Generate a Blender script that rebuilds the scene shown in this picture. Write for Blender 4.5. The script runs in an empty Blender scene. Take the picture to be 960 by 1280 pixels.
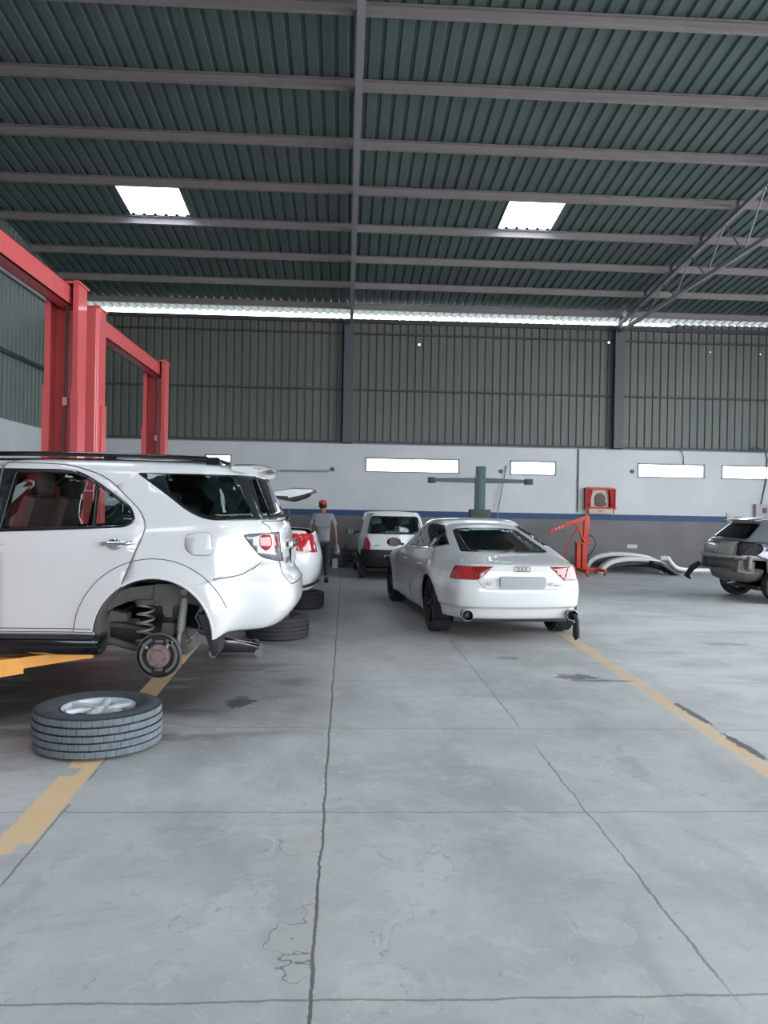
import bpy, bmesh, math, random
import numpy as np
from mathutils import Vector, Matrix, Euler
random.seed(7)
PI = math.pi
SC = bpy.context.scene
COL = SC.collection

# ------------------------------------------------------------------ materials
def nodes(name):
    m = bpy.data.materials.new(name); m.use_nodes = True
    nt = m.node_tree; nt.nodes.clear()
    out = nt.nodes.new('ShaderNodeOutputMaterial')
    return m, nt, out
def N(nt, t, **kw):
    n = nt.nodes.new(t)
    for k, v in kw.items():
        if k in n.inputs.keys() and not hasattr(type(n), k): n.inputs[k].default_value = v
        else:
            try: setattr(n, k, v)
            except Exception: n.inputs[k].default_value = v
    return n
def mat(name, col, rough=.5, metal=0., coat=0., bump=0., bscale=60., vary=0., vscale=8., spec=.5, trans=None):
    """principled surface with procedural variation of colour and a fine bump"""
    m, nt, out = nodes(name)
    p = nt.nodes.new('ShaderNodeBsdfPrincipled')
    p.inputs['Base Color'].default_value = (*col, 1)
    p.inputs['Roughness'].default_value = rough
    p.inputs['Metallic'].default_value = metal
    p.inputs['Coat Weight'].default_value = coat
    p.inputs['Coat Roughness'].default_value = .03
    p.inputs['Specular IOR Level'].default_value = spec
    nt.links.new(p.outputs[0], out.inputs[0])
    tc = nt.nodes.new('ShaderNodeTexCoord')
    nz = nt.nodes.new('ShaderNodeTexNoise'); nz.inputs['Scale'].default_value = vscale; nz.inputs['Detail'].default_value = 5
    nt.links.new(tc.outputs['Object'], nz.inputs['Vector'])
    v = max(vary, .015)
    mx = nt.nodes.new('ShaderNodeMix'); mx.data_type = 'RGBA'
    mx.inputs[6].default_value = (*[c*(1-v) for c in col], 1)
    mx.inputs[7].default_value = (*[min(1, c*(1+v)) for c in col], 1)
    nt.links.new(nz.outputs[0], mx.inputs[0]); nt.links.new(mx.outputs[2], p.inputs['Base Color'])
    if bump:
        n2 = nt.nodes.new('ShaderNodeTexNoise'); n2.inputs['Scale'].default_value = bscale; n2.inputs['Detail'].default_value = 4
        nt.links.new(tc.outputs['Object'], n2.inputs['Vector'])
        b = nt.nodes.new('ShaderNodeBump'); b.inputs['Strength'].default_value = bump; b.inputs['Distance'].default_value = .01
        nt.links.new(n2.outputs[0], b.inputs['Height']); nt.links.new(b.outputs[0], p.inputs['Normal'])
    return m
def glass_mat(name, tint, refl=1.45, rough=0.0):
    """thin pane: tinted see-through with a mirror reflection that grows at grazing angles"""
    m, nt, out = nodes(name)
    tr = nt.nodes.new('ShaderNodeBsdfTransparent'); tr.inputs[0].default_value = (*tint, 1)
    gl = nt.nodes.new('ShaderNodeBsdfGlossy'); gl.inputs['Roughness'].default_value = rough; gl.inputs[0].default_value = (.95, .97, 1, 1)
    fr = nt.nodes.new('ShaderNodeFresnel'); fr.inputs['IOR'].default_value = refl
    mx = nt.nodes.new('ShaderNodeMixShader')
    nt.links.new(fr.outputs[0], mx.inputs[0]); nt.links.new(tr.outputs[0], mx.inputs[1]); nt.links.new(gl.outputs[0], mx.inputs[2])
    nt.links.new(mx.outputs[0], out.inputs[0])
    return m

M = {}
M['white_paint'] = mat('white_paint', (.66, .67, .675), .28, coat=1., spec=.4)
M['white_trim'] = mat('white_trim', (.70, .71, .72), .35)
M['silver_paint'] = mat('silver_paint', (.19, .20, .22), .3, metal=.35, coat=1., vary=.05)
M['primer'] = mat('primer', (.38, .375, .34), .7, vary=.35, vscale=14)
M['bare_panel'] = mat('bare_panel', (.12, .12, .105), .6, vary=.5, vscale=9, bump=.3, bscale=14)
M['black_plastic'] = mat('black_plastic', (.012, .013, .015), .45)
M['black_gloss'] = mat('black_gloss', (.010, .011, .014), .12, coat=.6)
M['rubber'] = mat('rubber', (.018, .019, .021), .75, vary=.3, bump=.15)
M['dusty_rubber'] = mat('dusty_rubber', (.125, .15, .17), .85, vary=.40, vscale=18, bump=.25, bscale=90)
M['side_rubber'] = mat('side_rubber', (.040, .050, .060), .6, vary=.5, vscale=14, bump=.15)
M['seam'] = mat('seam', (.05, .052, .055), .8)
M['soft_seam'] = mat('soft_seam', (.28, .285, .29), .8)
M['inner'] = mat('inner', (.030, .028, .028), .8, vary=.2)
M['cabin'] = mat('cabin', (.022, .020, .021), .85)
M['teal_cabin'] = mat('teal_cabin', (.24, .33, .315), .8)
M['maroon'] = mat('maroon', (.19, .085, .08), .6, vary=.15)
M['beige_trim'] = mat('beige_trim', (.46, .43, .35), .7)
M['chrome'] = mat('chrome', (.75, .76, .78), .12, metal=1.)
M['letter_chrome'] = mat('letter_chrome', (.22, .225, .235), .3, metal=.6)
M['grey_cabin'] = mat('grey_cabin', (.45, .48, .47), .8)  # cabin grey lightened to stand in for bright reflections on the rear glass
M['mirror'] = mat('mirror', (.015, .02, .022), .25)
M['alloy'] = mat('alloy', (.56, .60, .64), .45, metal=.25, vary=.12)
M['dark_alloy'] = mat('dark_alloy', (.02, .021, .024), .3, metal=.5)
M['steel'] = mat('steel', (.16, .155, .15), .5, metal=.6, vary=.3, vscale=20)
M['rust'] = mat('rust', (.26, .18, .165), .55, metal=.5, vary=.3, vscale=40)
M['chassis'] = mat('chassis', (.10, .097, .092), .75, vary=.4, vscale=9, bump=.2)
M['liner'] = mat('liner', (.125, .108, .09), .9, vary=.35, vscale=10, bump=.2)
M['liner_dark'] = mat('liner_dark', (.035, .033, .030), .9, vary=.35, vscale=10)
M['spring'] = mat('spring', (.27, .275, .27), .55, metal=.2, vary=.2)
M['red_lens'] = mat('red_lens', (.40, .018, .022), .10, coat=1., vary=.25, vscale=30)
M['red_lens_dark'] = mat('red_lens_dark', (.22, .008, .012), .10, coat=1., vary=.3, vscale=30)
M['clear_lens'] = mat('clear_lens', (.17, .18, .19), .16, metal=.1, coat=1., vary=.35, vscale=25)
M['glass_clear'] = glass_mat('glass_clear', (.86, .92, .90), 1.45)
M['glass_teal'] = glass_mat('glass_teal', (.58, .76, .71), 1.5)
M['glass_dark'] = glass_mat('glass_dark', (.34, .42, .41), 1.45)
M['glass_smoke'] = glass_mat('glass_smoke', (.74, .82, .80), 1.45)
M['frit'] = mat('frit', (.012, .016, .019), .08, coat=.8)
M['red_steel'] = mat('red_steel', (.56, .085, .088), .42, coat=.2, vary=.12, vscale=5)
M['orange_steel'] = mat('orange_steel', (.68, .30, .045), .5, vary=.15)
M['crane_orange'] = mat('crane_orange', (.58, .045, .014), .45, vary=.1)
M['teal_steel'] = mat('teal_steel', (.045, .085, .10), .5, vary=.12)
M['teal_dark'] = mat('teal_dark', (.014, .026, .030), .5)
M['plate'] = mat('plate', (.33, .35, .365), .6)
M['skin'] = mat('skin', (.22, .115, .078), .6)
M['shirt'] = mat('shirt', (.19, .195, .21), .9, vary=.15, bump=.3, bscale=30)
M['jeans'] = mat('jeans', (.015, .022, .030), .9, vary=.3)
M['cap'] = mat('cap', (.42, .045, .045), .8)
M['hair'] = mat('hair', (.010, .008, .007), .7)
M['shoe'] = mat('shoe', (.03, .022, .018), .6)

# ------------------------------------------------------------------ scene graph helpers
def link(name, me, parent=None):
    o = bpy.data.objects.new(name, me); COL.objects.link(o)
    if parent is not None: o.parent = parent
    return o
def tag(o, label=None, cat=None, group=None, kind=None):
    if label: o['label'] = label
    if cat: o['category'] = cat
    if group: o['group'] = group
    if kind: o['kind'] = kind
    return o
def empty(name, loc, rz, label, cat, group=None, rot=None):
    o = bpy.data.objects.new(name, None); COL.objects.link(o)
    o.location = loc; o.rotation_euler = rot if rot else (0, 0, rz); o.empty_display_size = .2
    return tag(o, label, cat, group)
def copy_tree(o, parent=None):
    c = o.copy(); COL.objects.link(c)
    if parent is not None: c.parent = parent
    for ch in list(o.children): copy_tree(ch, c)
    return c
def finish(bm, name, material, parent=None, smooth=True, angle=40, mats=None, doubles=True):
    if doubles: bmesh.ops.remove_doubles(bm, verts=bm.verts, dist=1e-5)
    me = bpy.data.meshes.new(name); bm.to_mesh(me); bm.free()
    for mm in (mats or [material]): me.materials.append(mm)
    if smooth:
        me.polygons.foreach_set('use_smooth', [True]*len(me.polygons))
        me.set_sharp_from_angle(angle=math.radians(angle))
    return link(name, me, parent)

class MB:
    """collects shapes into one mesh"""
    def __init__(s): s.bm = bmesh.new()
    def _add(s, geom_fn, mtx, mi=0):
        n0 = len(s.bm.verts); f0 = len(s.bm.faces)
        geom_fn(s.bm)
        s.bm.verts.ensure_lookup_table(); s.bm.faces.ensure_lookup_table()
        if mtx is not None:
            for v in s.bm.verts[n0:]: v.co = mtx @ v.co
        for f in s.bm.faces[f0:]: f.material_index = mi
        return s
    def box(s, c, d, rot=None, bev=0., mi=0, taper=None):
        t = bmesh.new(); bmesh.ops.create_cube(t, size=1)
        for v in t.verts:
            v.co = Vector((v.co.x*d[0], v.co.y*d[1], v.co.z*d[2]))
            if taper and v.co.z > 0: v.co.x *= taper[0]; v.co.y *= taper[1]
        if bev: bmesh.ops.bevel(t, geom=list(t.edges), offset=bev, segments=2, affect='EDGES', profile=.7)
        m = Matrix.Translation(c) @ (Euler(rot).to_matrix().to_4x4() if rot else Matrix.Identity(4))
        s._merge(t, m, mi); return s
    def b2(s, x0, x1, y0, y1, z0, z1, bev=0., mi=0):
        return s.box(((x0+x1)/2, (y0+y1)/2, (z0+z1)/2), (abs(x1-x0), abs(y1-y0), abs(z1-z0)), bev=bev, mi=mi)
    def _merge(s, t, m, mi):
        vs = {}
        for v in t.verts: vs[v] = s.bm.verts.new(m @ v.co)
        for f in t.faces:
            try: nf = s.bm.faces.new([vs[v] for v in f.verts]); nf.material_index = mi if mi else f.material_index
            except ValueError: pass
        t.free()
    def cyl(s, p0, p1, r, n=16, r2=None, mi=0, bev=0.):
        p0, p1 = Vector(p0), Vector(p1); d = p1-p0; L = d.length
        t = bmesh.new()
        bmesh.ops.create_cone(t, cap_ends=True, segments=n, radius1=r, radius2=r if r2 is None else r2, depth=L)
        if bev:
            es = [e for e in t.edges if len(e.link_faces) == 2 and any(len(f.verts) > 4 for f in e.link_faces)]
            bmesh.ops.bevel(t, geom=es, offset=bev, segments=2, affect='EDGES')
        q = Vector((0, 0, 1)).rotation_difference(d.normalized()).to_matrix().to_4x4()
        s._merge(t, Matrix.Translation((p0+p1)/2) @ q, mi); return s
    def tube(s, pts, r, n=8, closed=False, mi=0, caps=True):
        pts = [Vector(p) for p in pts]; k = len(pts); rings = []
        up = None
        for i, p in enumerate(pts):
            a = pts[(i-1) % k] if (closed or i > 0) else pts[0]
            b = pts[(i+1) % k] if (closed or i < k-1) else pts[-1]
            t = (b-a)
            if t.length < 1e-9: t = Vector((0, 0, 1))
            t.normalize()
            if up is None:
                up = Vector((0, 0, 1)) if abs(t.z) < .9 else Vector((1, 0, 0))
            u = (up - t*up.dot(t))
            if u.length < 1e-6: u = t.orthogonal()
            u.normalize(); up = u; w = t.cross(u)
            rr = r[i] if isinstance(r, (list, tuple)) else r
            rings.append([s.bm.verts.new(p + (u*math.cos(2*PI*j/n) + w*math.sin(2*PI*j/n))*rr) for j in range(n)])
        rng = range(k) if closed else range(k-1)
        for i in rng:
            A, B = rings[i], rings[(i+1) % k]
            for j in range(n):
                f = s.bm.faces.new((A[j], A[(j+1) % n], B[(j+1) % n], B[j])); f.material_index = mi
        if not closed and caps:
            for R_, rev in ((rings[0], True), (rings[-1], False)):
                try: f = s.bm.faces.new(R_[::-1] if rev else R_); f.material_index = mi
                except ValueError: pass
        return s
    def lathe(s, prof, n=48, axis='z', c=(0, 0, 0), closed=False, mi=0, fn=None, mis=None):
        """prof: (radius, height). fn(k,i)->radius offset for profile point k at step i"""
        rings = []
        c = Vector(c)
        for i in range(n):
            a = 2*PI*i/n; ring = []
            for k, (r, h) in enumerate(prof):
                rr = r + (fn(k, i) if fn else 0)
                x, y = rr*math.cos(a), rr*math.sin(a)
                co = {'z': (x, y, h), 'y': (x, h, y), 'x': (h, x, y)}[axis]
                ring.append(s.bm.verts.new(c + Vector(co)))
            rings.append(ring)
        m = len(prof); rng = range(m) if closed else range(m-1)
        for i in range(n):
            A, B = rings[i], rings[(i+1) % n]
            for k in rng:
                q = (A[k], B[k], B[(k+1) % m], A[(k+1) % m])
                if axis == 'y': q = q[::-1]
                f = s.bm.faces.new(q); f.material_index = mis[k] if mis else mi
        return s
    def prism(s, poly, d0, d1, axis='y', mi=0, bev=0.):
        """2D outline extruded: axis y -> outline in x,z ; x -> in y,z ; z -> in x,y"""
        t = bmesh.new()
        def P(a, b, d): return {'y': (a, d, b), 'x': (d, a, b), 'z': (a, b, d)}[axis]
        A = [t.verts.new(P(a, b, d0)) for a, b in poly]; B = [t.verts.new(P(a, b, d1)) for a, b in poly]
        n = len(poly)
        t.faces.new(A); t.faces.new(B[::-1])
        for i in range(n): t.faces.new((A[i], B[i], B[(i+1) % n], A[(i+1) % n]))
        bmesh.ops.recalc_face_normals(t, faces=t.faces)
        if bev: bmesh.ops.bevel(t, geom=list(t.edges), offset=bev, segments=2, affect='EDGES', profile=.7)
        s._merge(t, Matrix.Identity(4), mi); return s
    def grid(s, pts, mi=0, closed_v=False):
        """pts[i][j] -> quads"""
        V = [[s.bm.verts.new(p) for p in row] for row in pts]
        for i in range(len(V)-1):
            m = len(V[i])
            for j in range(m if closed_v else m-1):
                f = s.bm.faces.new((V[i][j], V[i][(j+1) % m], V[i+1][(j+1) % m], V[i+1][j])); f.material_index = mi
        return s
    def sphere(s, c, r, sc=(1, 1, 1), n=16, mi=0, rot=None):
        t = bmesh.new(); bmesh.ops.create_uvsphere(t, u_segments=n, v_segments=max(6, n//2), radius=r)
        m = Matrix.Translation(c) @ (Euler(rot).to_matrix().to_4x4() if rot else Matrix.Identity(4)) @ Matrix.Diagonal((*sc, 1))
        s._merge(t, m, mi); return s
    def xf(s, m):
        for v in s.bm.verts: v.co = m @ v.co
        return s
    def build(s, name, material, parent=None, smooth=True, angle=40, recalc=True, mats=None):
        if recalc: bmesh.ops.recalc_face_normals(s.bm, faces=s.bm.faces)
        return finish(s.bm, name, material, parent, smooth, angle, mats)

def round_poly(pts, r=.05, n=4):
    """polygon with rounded corners; a point may carry its own radius as third value"""
    out = []; k = len(pts)
    for i in range(k):
        p = Vector(pts[i][:2]); a = Vector(pts[i-1][:2]); b = Vector(pts[(i+1) % k][:2])
        rr = pts[i][2] if len(pts[i]) > 2 else r
        if rr <= 0: out.append((p.x, p.y)); continue
        u, w = (a-p), (b-p)
        d = min(rr, u.length*.48, w.length*.48)
        A = p + u.normalized()*d; B = p + w.normalized()*d
        for j in range(n+1):
            t = j/n; q = A*(1-t)**2 + p*2*t*(1-t) + B*t*t
            out.append((q.x, q.y))
    return out
def in_poly(x, y, poly):
    c = False; n = len(poly); j = n-1
    for i in range(n):
        xi, yi = poly[i]; xj, yj = poly[j]
        if (yi > y) != (yj > y) and x < (xj-xi)*(y-yi)/(yj-yi+1e-15)+xi: c = not c
        j = i
    return c
# ------------------------------------------------------------------ car bodies
def pchip(xs, ys, xq):
    xs = np.asarray(xs, float); ys = np.asarray(ys, float); h = np.diff(xs); d = np.diff(ys)/h
    n = len(xs); m = np.zeros(n)
    for i in range(1, n-1):
        if d[i-1]*d[i] > 0:
            w1 = 2*h[i]+h[i-1]; w2 = h[i]+2*h[i-1]
            m[i] = (w1+w2)/(w1/d[i-1]+w2/d[i])
    m[0], m[-1] = d[0], d[-1]
    idx = np.clip(np.searchsorted(xs, xq, 'right')-1, 0, n-2)
    t = (xq-xs[idx])/h[idx]
    return ((2*t**3-3*t**2+1)*ys[idx] + (t**3-2*t**2+t)*h[idx]*m[idx] + (-2*t**3+3*t**2)*ys[idx+1] + (t**3-t**2)*h[idx]*m[idx+1])

def ring_points(r):
    xr, xf, cr, cf = r['xr'], r['xf'], r['cr'], r['cf']
    W, Z, X = r['W'], r['Z'], r['X']
    wr, wf = W[0], W[-1]
    P = [(xr, 0, Z[0]), (xr+.05*cr, .5*wr, Z[0]), (xr+.30*cr, .86*wr, Z[0]), (xr+cr, 1.0*wr, Z[0]*.75+Z[1]*.25)]
    for k in range(4): P.append((X[k], W[k+1], Z[k+1]))
    P += [(xf-cf, wf, Z[-1]*.75+Z[-2]*.25), (xf-.30*cf, .86*wf, Z[-1]), (xf-.05*cf, .5*wf, Z[-1]), (xf, 0, Z[-1])]
    return np.array(P)
def body_grid(rings, ni=6, nj=8):
    """rings from the sill upwards to the roof centre line -> grid of points for the half y>=0"""
    G = np.array([ring_points(r) for r in rings])          # I x J x 3
    G = np.concatenate([G, G[-2:-1]*np.array([1, -1, 1])], 0)   # mirror over the roof centre for a smooth crown
    I, J, _ = G.shape
    G = np.concatenate([G[:, 1:2]*np.array([1, -1, 1]), G, G[:, -2:-1]*np.array([1, -1, 1])], 1)
    ji = np.arange(J+2)
    uq = np.arange((J-1)*nj+1)/nj + 1
    A = np.zeros((I, len(uq), 3))
    for i in range(I):
        # chord-length parameter along each ring would bunch up; index parameter keeps the rings aligned
        for c in range(3): A[i, :, c] = pchip(ji, G[i, :, c], uq)
    vq = np.arange((I-2)*ni+1)/ni
    Bp = np.zeros((len(vq), len(uq), 3))
    for j in range(len(uq)):
        for c in range(3): Bp[:, j, c] = pchip(np.arange(I), A[:, j, c], vq)
    Bp[:, 0, 1] = 0; Bp[:, -1, 1] = 0; Bp[-1, :, 1] = 0
    return Bp
def body_bm(rings, ni=6, nj=8):
    B = body_grid(rings, ni, nj); bm = bmesh.new()
    for sgn in (1, -1):
        V = [[bm.verts.new((p[0], p[1]*sgn, p[2])) for p in row] for row in B]
        for i in range(len(V)-1):
            for j in range(len(V[0])-1):
                q = (V[i][j], V[i+1][j], V[i+1][j+1], V[i][j+1])
                if sgn < 0: q = q[::-1]
                try: bm.faces.new(q)
                except ValueError: pass
    bmesh.ops.remove_doubles(bm, verts=bm.verts, dist=1e-4)
    bmesh.ops.dissolve_degenerate(bm, edges=bm.edges, dist=1e-5)
    bmesh.ops.recalc_face_normals(bm, faces=bm.faces)
    c = sum((f.normal.dot(f.calc_center_median()-Vector((2.2, 0, .8))) for f in bm.faces))
    if c < 0: bmesh.ops.reverse_faces(bm, faces=bm.faces)
    bm.faces.layers.int.new('part')
    return bm
AX = {'y': (0, 2), 'x': (1, 2), 'z': (0, 1)}
def cut(bm, poly, axis, cond, pid, only=None):
    """cuts the outline (seen along the axis) into the surface and gives the faces inside the number pid"""
    a, b = AX[axis]; lay = bm.faces.layers.int['part']
    xs = [p[0] for p in poly]; ys = [p[1] for p in poly]
    x0, x1, y0, y1 = min(xs)-.01, max(xs)+.01, min(ys)-.01, max(ys)+.01
    n = len(poly)
    for i in range(n):
        p, q = poly[i], poly[(i+1) % n]
        d = Vector((q[0]-p[0], q[1]-p[1]))
        if d.length < 1e-6: continue
        ex0, ex1 = min(p[0], q[0])-.02, max(p[0], q[0])+.02; ey0, ey1 = min(p[1], q[1])-.02, max(p[1], q[1])+.02
        fs = []
        for f in bm.faces:
            A = [v.co[a] for v in f.verts]; B_ = [v.co[b] for v in f.verts]
            if max(A) < ex0 or min(A) > ex1 or max(B_) < ey0 or min(B_) > ey1: continue
            if cond(f.calc_center_median()): fs.append(f)
        if not fs: continue
        nrm = [0, 0, 0]; nrm[a] = d.y; nrm[b] = -d.x
        co = [0, 0, 0]; co[a] = p[0]; co[b] = p[1]
        es = set(e for f in fs for e in f.edges); vs = set(v for f in fs for v in f.verts)
        bmesh.ops.bisect_plane(bm, geom=list(vs)+list(es)+fs, plane_co=co, plane_no=Vector(nrm).normalized(), dist=1e-6)
    cnt = 0
    for f in bm.faces:
        c = f.calc_center_median()
        if x0 < c[a] < x1 and y0 < c[b] < y1 and cond(c) and (only is None or f[lay] in only) and in_poly(c[a], c[b], poly):
            f[lay] = pid; cnt += 1
    return cnt
def drop(bm, pid):
    lay = bm.faces.layers.int['part']
    bmesh.ops.delete(bm, geom=[f for f in bm.faces if f[lay] == pid], context='FACES')
def split_islands(bm, sel):
    sel = set(sel); isl = []
    while sel:
        st = [sel.pop()]; cur = [st[0]]
        while st:
            f = st.pop()
            for e in f.edges:
                for g in e.link_faces:
                    if g in sel: sel.discard(g); st.append(g); cur.append(g)
        isl.append(cur)
    return isl
def region(bm, faces, name, material, parent, thick=.004, push=0., inner=None, angle=60):
    """copies faces into an object of their own, given a real thickness"""
    nb = bmesh.new(); mp = {}
    for f in faces:
        for v in f.verts:
            if v not in mp:
                mp[v] = nb.verts.new(v.co + v.normal*push)
        try: nb.faces.new([mp[v] for v in f.verts])
        except ValueError: pass
    o = finish(nb, name, material, parent, True, angle, mats=[material, inner] if inner else None)
    if thick:
        m = o.modifiers.new('thickness', 'SOLIDIFY'); m.thickness = thick; m.offset = -1; m.use_rim = True
        if inner: m.material_offset = 1; m.material_offset_rim = 0
    return o
def border_loops(faces):
    fs = set(faces); es = {}
    for f in faces:
        for e in f.edges:
            if sum(1 for g in e.link_faces if g in fs) == 1: es[e] = 1
    adj = {}
    for e in es:
        a, b = e.verts; adj.setdefault(a, []).append(b); adj.setdefault(b, []).append(a)
    seen = set(); loops = []
    for s in adj:
        if s in seen: continue
        loop = [s]; seen.add(s); cur = s
        while True:
            nx = [v for v in adj[cur] if v not in seen]
            if not nx: break
            cur = nx[0]; seen.add(cur); loop.append(cur)
        if len(loop) > 3: loops.append((loop, loop[0] in adj[loop[-1]]))
    return loops
def edge_tube(faces, name, material, parent, r=.003, push=0., keep=None, n=5):
    """thin bead along the border of a region (seal or shut line)"""
    mb = MB()
    for lp, closed in border_loops(faces):
        pts = [v.co + v.normal*push for v in lp]
        if keep:
            seg = []
            for p in pts + ([pts[0]] if closed else []):
                if keep(p): seg.append(p)
                else:
                    if len(seg) > 1: mb.tube(seg, r, n)
                    seg = []
            if len(seg) > 1: mb.tube(seg, r, n)
        else: mb.tube(pts, r, n, closed=closed)
    if len(mb.bm.verts) == 0: mb.bm.free(); return None
    return mb.build(name, material, parent)
def faces_of(bm, pid):
    lay = bm.faces.layers.int['part']; return [f for f in bm.faces if f[lay] == pid]
def arch_poly(x, z, r, n=28, zb=-.2, fl=1.0):
    return [(x-r*fl, zb)] + [(x-r*math.cos(PI*i/n)*(fl if i in (0, n) else 1), z+r*math.sin(PI*i/n)) for i in range(n+1)] + [(x+r*fl, zb)]

def tyre_bm(R, w, r_in, n=96, tread=True, axis='y', side=1, blocks=False):
    """tyre about the given axis with ribs and grooves; centre at 0"""
    h = w/2; prof = []
    prof += [(r_in, -h*.62), (r_in+.012, -h*.78), ((R+r_in)/2-.01, -h*1.0), (R-.055, -h*.98), (R-.022, -h*.90)]
    g = .009 if tread else 0
    for a, b in ((-.86, -.56), (-.50, -.20), (-.14, .14), (.20, .50), (.56, .86)):
        e = .006*abs(a+b)/1.4
        prof += [(R-g-.004, h*(a-.005)), (R-e, h*(a+.01)), (R-e, h*(b-.01)), (R-g-.004, h*(b+.005))]
    prof += [(R-.022, h*.90), (R-.055, h*.98), ((R+r_in)/2-.01, h*1.0), (r_in+.012, h*.78), (r_in, h*.62)]
    def fn(k, i):
        if not blocks or k < 3 or k > len(prof)-4: return 0
        kk = (k-5)//4
        ph = (i + (0, 5, 2, 7, 3)[min(4, max(0, kk))]) % 9
        if k in (3, 4, len(prof)-4, len(prof)-5): return -.010 if (i % 9) in (0, 1) else 0
        return -.0045 if ph == 0 else 0
    mis = None
    if blocks:
        mis = [1]*len(prof)
        for q in range(5): mis[5+4*q] = 2; mis[6+4*q] = 0; mis[7+4*q] = 2; mis[8+4*q] = 2
    mb = MB(); mb.lathe(prof, n, axis, fn=fn, mis=mis); return mb
def rim_mb(r, w, axis_side, spokes=6, sw=.05, twist=0., dish=.03, double=False):
    """wheel rim about y; visible face towards axis_side (+1/-1)"""
    mb = MB(); h = w/2; s = axis_side
    prof = [(r+.004, -h*.95), (r-.012, -h*.9), (r-.03, -h*.5), (r-.035, 0), (r-.03, h*.5), (r-.012, h*.88), (r+.006, h*.97), (r+.008, h*.9), (r+.0, h*.6), (r-.015, 0), (r, -h*.7)]
    mb.lathe(prof, 64, 'y', closed=True)
    y1 = s*(h-dish)
    mb.cyl((0, y1-s*.05, 0), (0, y1+s*.004, 0), .072, 28, r2=.062)
    mb.cyl((0, y1, 0), (0, y1+s*.014, 0), .034, 20, bev=.004)
    for k in range(5):
        a = 2*PI*k/5+.3; mb.cyl((.052*math.cos(a), y1, .052*math.sin(a)), (.052*math.cos(a), y1+s*.008, .052*math.sin(a)), .008, 6)
    for k in range(spokes):
        for off in ((-.14, .14) if double else (0,)):
            a = 2*PI*k/spokes + off; a2 = a + twist
            ca, sa, cb, sb = math.cos(a), math.sin(a), math.cos(a2), math.sin(a2)
            p = [(.045, y1, sw*.62), (r*.55, y1+s*.012, sw*.5), (r-.018, y1+s*(dish-.012), sw*.72)]
            rows = []
            for q, (rr, yy, ww) in enumerate(p):
                t = q/2; aa = a + twist*t; c, sn = math.cos(aa), math.sin(aa)
                row = []
                for (du, dy) in ((-ww/2, -.022*s), (-ww/2*.8, 0), (-ww/2*.25, .007*s), (ww/2*.25, .007*s), (ww/2*.8, 0), (ww/2, -.022*s)):
                    row.append((rr*c - du*sn, yy+dy, rr*sn + du*c))
                rows.append(row)
            mb.grid(rows, closed_v=True)
    return mb
def make_wheel(parent, loc, R, w, rim_r, side, rimmat, tmat, spokes=5, **kw):
    t = tyre_bm(R, w, rim_r, 96).build('wheel', tmat, parent); t.location = loc
    rm = rim_mb(rim_r, w*.9, side, spokes, **kw).build('rim', rimmat, t)
    d = MB(); d.cyl((0, -side*.02, 0), (0, side*.012, 0), rim_r*.72, 32); d.build('brake_disc', M['steel'], t)
    return t
def make_seat(parent, x, y, z, material, w=.50, hr=True, h=.62, lean=-.30, headmat=None):
    """a seat facing forward (+x): cushion and back in one, headrest as sub-part"""
    mb = MB()
    mb.box((x+.02, y, z+.10), (.50, w, .16), bev=.05)
    m = Matrix.Translation((x-.22, y, z+.14)) @ Euler((0, lean, 0)).to_matrix().to_4x4()
    t = MB(); t.box((0, 0, h/2), (.15, w, h), bev=.055, taper=(.75, .86))
    for v in t.bm.verts: v.co = m @ v.co
    mb._merge(t.bm, Matrix.Identity(4), 0)
    s = mb.build('seat', material, parent)
    if hr:
        hb = MB(); c = m @ Vector((0, 0, h+.11))
        hb.sphere(c, .14, (.45, 1.0, .80), 18)
        hb.cyl(m @ Vector((0, .06, h-.05)), m @ Vector((0, .06, h+.06)), .007, 8); hb.cyl(m @ Vector((0, -.06, h-.05)), m @ Vector((0, -.06, h+.06)), .007, 8)
        hb.build('headrest', headmat or material, s)
    return s
def cabin_floor(parent, x0, x1, w, z, material):
    mb = MB(); mb.b2(x0, x1, -w, w, z-.03, z, bev=.01)
    mb.build('floor_pan', material, parent)
def mirror_part(parent, x, y, z, side, shell, n=1):
    mb = MB(); mb.sphere((x, y+side*.12, z), .1, (.62, 1.15, .72), 20)
    mb.box((x, y+side*.02, z-.03), (.06, .12, .035), bev=.012)
    o = mb.build('door_mirror', shell, parent)
    g = MB(); g.cyl((x-.052, y+side*.12, z), (x-.066, y+side*.12, z), .068, 24)
    for v in g.bm.verts: v.co.y = (v.co.y-(y+side*.12))*1.3+(y+side*.12)
    g.build('mirror_glass', M['mirror'], o)
    return o

def text_mesh(s, size, extrude=.002):
    cu = bpy.data.curves.new('lettering', 'FONT'); cu.body = s; cu.size = size; cu.extrude = extrude; cu.align_x = 'CENTER'; cu.align_y = 'CENTER'; cu.resolution_u = 3
    o = bpy.data.objects.new('lettering', cu); COL.objects.link(o)
    bpy.context.view_layer.update()
    me = bpy.data.meshes.new_from_object(o.evaluated_get(bpy.context.evaluated_depsgraph_get()))
    bpy.data.objects.remove(o); bpy.data.curves.remove(cu)
    return me
REAR_TXT = Matrix(((0, 0, -1, 0), (-1, 0, 0, 0), (0, 1, 0, 0), (0, 0, 0, 1)))    # lettering that faces the rear of a car

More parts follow.
